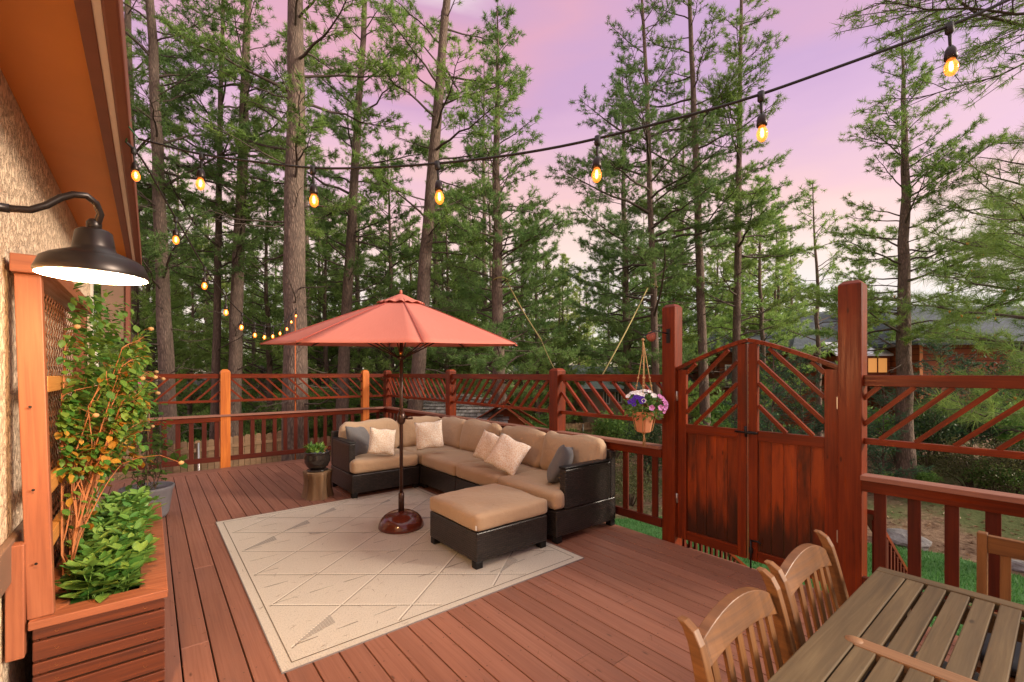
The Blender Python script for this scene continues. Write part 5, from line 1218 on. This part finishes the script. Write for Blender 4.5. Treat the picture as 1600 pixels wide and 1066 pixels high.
# ---- wall lamp
def wall_lamp():
    c = at(147, 430, 1.50); root = thing('wall_lamp', 'bronze gooseneck barn lamp, lit, reaching out from the stucco wall', 'lamp', c); rx = Vector((WALLX - c.x, 0, 0))
    tilt = Matrix.Diagonal((.76, .76, .95, 1))
    prof = [(.188, -.004), (.190, .006), (.172, .045), (.150, .058), (.075, .085), (.072, .098), (.062, .150), (.050, .158), (.0, .160)]
    m = MB(); m.lathe(prof, 56, M=tilt, mat=0); n0 = len(m.v); m.lathe([(r_ - .003 if r_ > .01 else 0, z - .003) for r_, z in prof], 56, M=tilt, mat=1)
    obj('shade', m, [BRONZE, WHITEIN], root)
    m = MB(); m.lathe([(0, .075), (.028, .075), (.030, .055), (.038, .035), (.036, .015), (.02, .0), (0, -.004)], 20, M=tilt); obj('bulb', m, LAMPG, root)
    p0 = tilt @ Vector((0, 0, .158)); D0 = 1.50; pts = []
    for px, py, D in ((157, 352, 1.50), (157, 335, 1.50), (150, 318, 1.48), (135, 306, 1.45), (115, 304, 1.43), (95, 309, 1.41), (72, 321, 1.385), (48, 328, 1.36), (15, 326, 1.335), (-40, 318, 1.29)): pts.append(at(px, py, D) - c)
    pts[0] = p0 - Vector((0, 0, .01)); e = pts[-1]; pts += [Vector((WALLX - c.x + .04, e.y - .12, e.z)), Vector((WALLX - c.x + .0, e.y - .14, e.z))]
    m = MB(); m.tube(pts, .0105, 12); m.lathe([(0, 0), (.02, 0), (.02, .03), (.012, .04), (0, .04)], 16, tuple(p0 - Vector((0, 0, .004)))); k = pts[8]; m.tube([pts[8], pts[9]], .0135, 12); obj('arm', m, BRONZE, root)
    m = MB(); m.lathe([(0, 0), (.06, 0), (.06, .012), (.045, .02), (0, .02)], 28, tuple(pts[-1]), M=Matrix.Rotation(R(90), 4, 'Y')); obj('wall_plate', m, BRONZE, root)
    l = bpy.data.lights.new('lamp_light', 'POINT'); l.energy = 100; l.color = (1.0, .60, .28); l.shadow_soft_size = .05; lo = bpy.data.objects.new('lamp_light', l); COL.objects.link(lo); lo.parent = root; lo.location = tilt @ Vector((0, 0, -.02))
wall_lamp()

# ---- string lights
def bulb_proto():
    root = thing('string_bulb', 'x', 'bulb'); m = MB(); m.lathe([(0, -.005), (.006, -.005), (.005, -.064), (.004, -.065)], 8); m.lathe([(.0, .02), (.012, .018), (.013, -.012), (.007, -.02), (0, -.02)], 10); obj('drop_cord', m, CABLE, root)
    m = MB(); m.lathe([(0, -.060), (.008, -.062), (.015, -.074), (.0185, -.096), (.018, -.106), (.0145, -.108), (0, -.108)], 16); obj('socket', m, BRONZE, root)
    m = MB(); m.lathe([(.0, -.107), (.0105, -.1075), (.0125, -.114), (.0185, -.127), (.0195, -.138), (.0165, -.152), (.008, -.162), (0, -.164)], 18); g = obj('glass', m, BULBG, root)
    m = MB(); m.lathe([(0, -.114), (.004, -.116), (.0065, -.130), (.0058, -.144), (0, -.150)], 10); obj('filament', m, FILA, g)
    return root
BP = bulb_proto(); first = [True]
def bulb(p, label, group, rot=0):
    tilt_ = (random.uniform(-.06, .06), random.uniform(-.06, .06), random.uniform(0, 6))
    if first[0]: first[0] = False; BP.location = p; BP.rotation_euler = tilt_; BP['label'] = label; BP['group'] = group; return BP
    return dup(BP, p, tilt_, label, group)
D0 = 2.15; main = []
def mdep(s): return (2.15 * (1 - .056 * s), 2.15 * (-.689 + .2776 * s))
ytab = [(200, 213), (317, 243), (489, 264), (570, 263), (676, 257), (800, 243), (905, 224), (1040, 190), (1164, 157), (1320, 101), (1481, 43), (1560, 8), (1640, -30), (1800, -110)]
def ywire(px, tab):
    for (a, ya), (b, yb) in zip(tab, tab[1:]):
        if a <= px <= b: return ya + (yb - ya) * (px - a) / (b - a)
    return tab[0][1] if px < tab[0][0] else tab[-1][1]
wire = []
for i in range(60):
    s = -.62 + i * (6.6 + .62) / 59; D, lat = mdep(s); px = 800 + FPX * lat / D; wire.append(at(px, ywire(px, ytab), D))
# smooth
for _ in range(3): wire = [wire[0]] + [(wire[i - 1] + wire[i] * 2 + wire[i + 1]) / 4 for i in range(1, len(wire) - 1)] + [wire[-1]]
m = MB(); m.tube(wire, .0055, 8); o = obj('string_cable', m, CABLE); tag(o, 'black cable of string lights sweeping from the roof edge to the upper right', 'cable')
names = ['leftmost bulb on the long upper cable, by the second slim trunk', 'bulb on the upper cable left of the thickest trunk foliage, second from the left', 'bulb hanging right above the umbrella top', 'bulb on the upper cable between the umbrella and the gate', 'bulb on the upper cable above the gate', 'largest bulb, hanging at the upper right']
for s in range(6):
    D, lat = mdep(s); px = 800 + FPX * lat / D; p = min(wire, key=lambda q: abs((q - Vector((0, 0, EYE))).dot(RT) / (q - Vector((0, 0, EYE))).dot(FW) - lat / D)); bulb(p - Vector((0, 0, .01)), names[s], 'bulbs on the upper cable')
A = Vector((-.10, 3.12, 2.86)); B_ = Vector((2.2, 9.36, 2.80))
tab2 = [(205, 222), (220, 240), (245, 290), (281, 352), (319, 418), (351, 462), (374, 487), (394, 503), (408, 509), (421, 511), (433, 509), (446, 503), (453, 494), (460, 485), (466, 478)]
w2 = []
for i in range(80):
    f = i / 79; P_ = A.lerp(B_, f); q = P_ - Vector((0, 0, EYE)); D = q.dot(FW); px = 800 + FPX * q.dot(RT) / D; w2.append(at(px, ywire(px, tab2), D))
for _ in range(4): w2 = [w2[0]] + [(w2[i - 1] + w2[i] * 2 + w2[i + 1]) / 4 for i in range(1, len(w2) - 1)] + [w2[-1]]
m = MB(); m.tube(w2, .0055, 8); o = obj('string_cable', m, CABLE); tag(o, 'cable of string lights drooping from the roof edge to the thin pole', 'cable')
L2 = 0; nxt = .08; cnt = 0
lb_ = ['first bulb of the drooping string, beside the roof edge', 'second bulb of the drooping string, before the leftmost big trunk', 'third bulb down the drooping string', 'fourth bulb down the drooping string', 'fifth bulb down the drooping string', 'bulb low on the drooping string, sixth from the roof', 'bulb low on the drooping string, seventh from the roof', 'bulb at the lowest point of the drooping string', 'bulb just past the lowest point of the drooping string', 'fourth last bulb before the thin pole', 'third last bulb before the thin pole', 'second last bulb before the thin pole', 'last bulb of the drooping string, at the top of the thin pole', 'extra bulb at the thin pole']
for i in range(1, len(w2)):
    seg = (w2[i] - w2[i - 1]).length
    if L2 + seg >= nxt and cnt < 13: bulb(w2[i] - Vector((0, 0, .01)), lb_[cnt], 'bulbs on the drooping string'); cnt += 1; nxt += .60
    L2 += seg
pr = thing('light_pole', 'thin orange brown pole fixed to the far railing holding the string lights', 'pole', (B_.x, B_.y + .10, 0)); m = MB(); m.tube([(0, 0, -.3), (0, 0, 2.83)], .013, 10); obj('shaft', m, plain('orange lit pole', (.50, .13, .03), .5), pr); m = MB(); m.tube([(0, 0, 2.80), (0, -.04, 2.86), (0, -.1, 2.83)], .006, 6); obj('hook', m, BLACKM, pr)  # shaft colour holds the warm light falling on the pole
m = MB(); a = Vector((-.13, 3.05, 3.02)); m.tube([a, a + Vector((.05, .01, -.05)), w2[0]], .004, 6); m.tube([a, a.lerp(wire[0], .5) - Vector((0, 0, .02)), wire[0]], .004, 6); m.tube([a - Vector((.03, 0, 0)), a + Vector((.01, 0, 0))], .012, 8)
o = obj('cord_hook', m, plain('green cord', (.03, .10, .04), .6)); tag(o, 'green cord and hook tying the string lights to the fascia', 'cord')

# ================================================================== DINING SET
def dining_chair(label, loc, rz, arched=True):
    root = thing('dining_chair', label, 'chair', loc, (0, 0, rz), 'wooden dining chairs round the table')
    # local: faces -y, back at y=+.0; width along x .60
    hw = .285
    for sx in (-1, 1):
        m = MB()
        if arched: pts = [(-.02, 0, .058), (-.012, .42, .062), (.01, .62, .055), (.045, .78, .045), (.062, .845, .042), (.082, .885, .038), (.108, .905, .026)]
        else: pts = [(.0, 0, .055), (.0, .42, .055), (.01, .65, .05), (.02, .895, .045)]
        F_ = [(y + w / 2, z) for y, z, w in pts] + [(y - w / 2, z) for y, z, w in reversed(pts)]
        m.prism([(y, z) for y, z in F_], -.018, .018, Matrix(((0, 0, 1, sx * hw), (1, 0, 0, 0), (0, 1, 0, 0), (0, 0, 0, 1)))); obj('rear_leg', m, TEAK, root, bevel=.005)
        m = MB(); m.box((sx * (hw - .005) - .022, -.50, 0), (sx * (hw - .005) + .022, -.455, .425)); obj('front_leg', m, TEAK, root, bevel=.004)
    m = MB()
    if arched:
        N = 14
        for i in range(N):
            t0, t1 = -1 + 2 * i / N, -1 + 2 * (i + 1) / N; f = lambda t: (t * (hw - .018), .075, .900 - .075 * t * t, .105 - .035 * t * t)
            (xa, ya, za, ha), (xb, yb, zb, hb_) = f(t0), f(t1); q = len(m.v)
            for x, y, z, h in ((xa, ya, za, ha), (xb, yb, zb, hb_)): m.v += [(x, y - .018 - .02, z - h), (x, y + .016 - .02, z - h), (x, y + .022, z), (x, y - .012, z)]
            for a_, b_ in ((0, 1), (1, 2), (2, 3), (3, 0)): m.face((q + a_, q + 4 + a_, q + 4 + b_, q + b_), [(xa, m.v[q + a_][2] + a_ * .03), (xb, m.v[q + 4 + a_][2] + a_ * .03), (xb, m.v[q + 4 + b_][2] + a_ * .03), (xa, m.v[q + b_][2] + a_ * .03)])
        m.face((0, 1, 2, 3)); m.face(tuple(len(m.v) - 4 + k for k in (3, 2, 1, 0)))
    else: m.box((-hw + .018, .003, .80), (hw - .018, .036, .885))
    obj('top_rail', m, TEAK, root, bevel=.003)
    m = MB(); m.box((-hw + .018, -.02, .46), (hw - .018, .006, .515)); obj('lower_rail', m, TEAK, root, bevel=.003)
    nn = 6
    for k in range(nn):
        x = -hw + .035 + (k + .5) * (2 * hw - .07) / nn; t = x / (hw - .018); zt = (.900 - .075 * t * t - .085) if arched else .802; w = .034 if k in (3,) else .026
        m = MB(); m.beam((x, -.008, .512), (x, .052 if arched else .016, zt), .016, w, up=(1, 0, 0)) if False else m.beam((x, -.008, .512), (x, .052 if arched else .016, zt), .036, .013, up=(0, 1, 0)); obj('back_slat', m, TEAK, root, bevel=.002)
    m = MB(); m.box((-hw - .01, -.50, .426), (hw + .01, -.025, .452)); obj('seat', m, TEAK, root, bevel=.004)
    c = cushion(.50, .44, .05, .02, .01, seed=4); obj('seat_pad', c, plain('charcoal seat pad', (.03, .03, .034), .9, nscale=200, namt=.3), root, (0, -.27, .4525)); root.scale = (1, 1, .972); return root
c1 = dining_chair('nearest wooden chair with the arched back at the bottom of the picture', (1.59, .655, 0), 0)
c2 = dining_chair('wooden chair with arched back beside the table corner, farther than the other', (2.255, .665, 0), 0)
c3 = dining_chair('flat topped wooden chair at the far end of the table before the railing', (3.16, -.02, 0), R(-90), False)
STRIPW = wood('worn cross strip', (.27, .135, .06), (.16, .08, .035), (.34, .19, .09), rough=.6, patches=.4, pcol=(.15, .10, .055))
def table():
    root = thing('dining_table', 'weathered slatted wooden table at the lower right', 'table', (1.87, .105, 0)); T = .74; X = .80; Y = .455; th = .03
    for s in (1, -1): m = MB(); m.box((-X, min(s * Y, s * (Y - .105)), T - th), (X - .062, max(s * Y, s * (Y - .105)), T)); obj('side_board', m, GREYW, root, bevel=.004)
    m = MB(); m.box((X - .06, -Y, T - th), (X, Y, T + .001)); obj('end_board', m, GREYW, root, bevel=.004); m = MB(); m.box((-X - .06, -Y, T - th), (-X - .002, Y, T)); obj('end_board', m, GREYW, root, bevel=.004)
    n = 10; w = (2 * (Y - .105)) / n
    for k in range(n):
        y0 = -Y + .105 + k * w + .008
        for x0, x1 in ((-X + .002, -.034), (.034, X - .064)): m = MB(); m.box((x0, y0, T - th + .002), (x1, y0 + w - .013, T - .002 + random.uniform(-.001, .001))); obj('slat', m, GREYW, root, bevel=.003)
    m = MB(); m.box((-.032, -Y + .107, T - th), (.032, Y - .107, T + .0005)); obj('cross_strip', m, STRIPW, root, bevel=.003); m = MB(); m.lathe([(0, T - .02), (.026, T - .02), (.026, T + .0008), (0, T + .0008)], 20, (0, Y - .10, 0)); obj('strip_end', m, STRIPW, root)
    m = MB()
    for s in (1, -1): m.box((-X + .05, s * (Y - .07) - .012, T - th - .075), (X - .07, s * (Y - .07) + .012, T - th - .001)); m.box((s * (X - .11) - .012, -Y + .085, T - th - .075), (s * (X - .11) + .012, Y - .085, T - th - .001))
    m.box((-.03, -Y + .09, T - th - .04), (.03, Y - .09, T - th - .001)); obj('apron', m, GREYW, root, bevel=.003)
    for sx in (-1, 1):
        for sy in (-1, 1): m = MB(); m.box((sx * (X - .10) - .035, sy * (Y - .09) - .035, 0), (sx * (X - .10) + .035, sy * (Y - .09) + .035, T - th - .0015)); obj('leg', m, GREYW, root, bevel=.004)
table()

# ================================================================== LITTER ON THE DECK
def litter():
    r = np.random.default_rng(44); N = 420; x = r.uniform(.1, 3.9, N); y = np.where(r.random(N) < .5, r.uniform(.8, 4.5, N), r.uniform(.8, 9, N)); a = r.uniform(0, 6.28, N); L = r.uniform(.012, .07, N); w = .0011
    onrug = (x > .57) & (x < 3) & (y > 2.7) & (y < 5.9); z = np.where(onrug, .0095, .0025)
    d = np.stack([np.cos(a), np.sin(a), 0 * a], 1) * L[:, None]; s = np.stack([-np.sin(a), np.cos(a), 0 * a], 1) * w; P = np.stack([x, y, z], 1)
    V = np.stack([P - s, P + s, P + d * .5 + s + [0, 0, .002], P + d * .5 - s + [0, 0, .002], P + d], 1).reshape(-1, 3); k = np.arange(N)[:, None] * 5
    F = np.concatenate([k + np.array([[0, 1, 2]]), k + np.array([[0, 2, 3]]), k + np.array([[3, 2, 4]])], 1).reshape(-1, 3)
    o = link('pine_litter', tri_mesh('pine_litter', V, F, plain('dry needle', (.16, .075, .03), .8))); tag(o, 'dry pine needles and specks scattered over the deck boards', 'litter', kind='stuff')
litter()
def floor_litter():
    r = np.random.default_rng(45); N = 9000; x = r.uniform(4.3, 16, N); y = r.uniform(-5, 10, N); z = np.array([gz(a, b) for a, b in zip(x, y)]) + .01; P = np.stack([x, y, z], 1); d = unit(r.normal(size=(N, 3)) * [1, 1, .25]); V, F = leaf_cloud(P, d, r.uniform(.03, .10, N), r, .35)
    o = link('forest_litter', tri_mesh('forest_litter', V, F, mk_leaf('dry leaf', (.10, .055, .03), (.34, .22, .12), 5, .1))); tag(o, 'dry leaves and bark chips on the dirt beyond the lawn', 'litter', kind='stuff')
floor_litter()
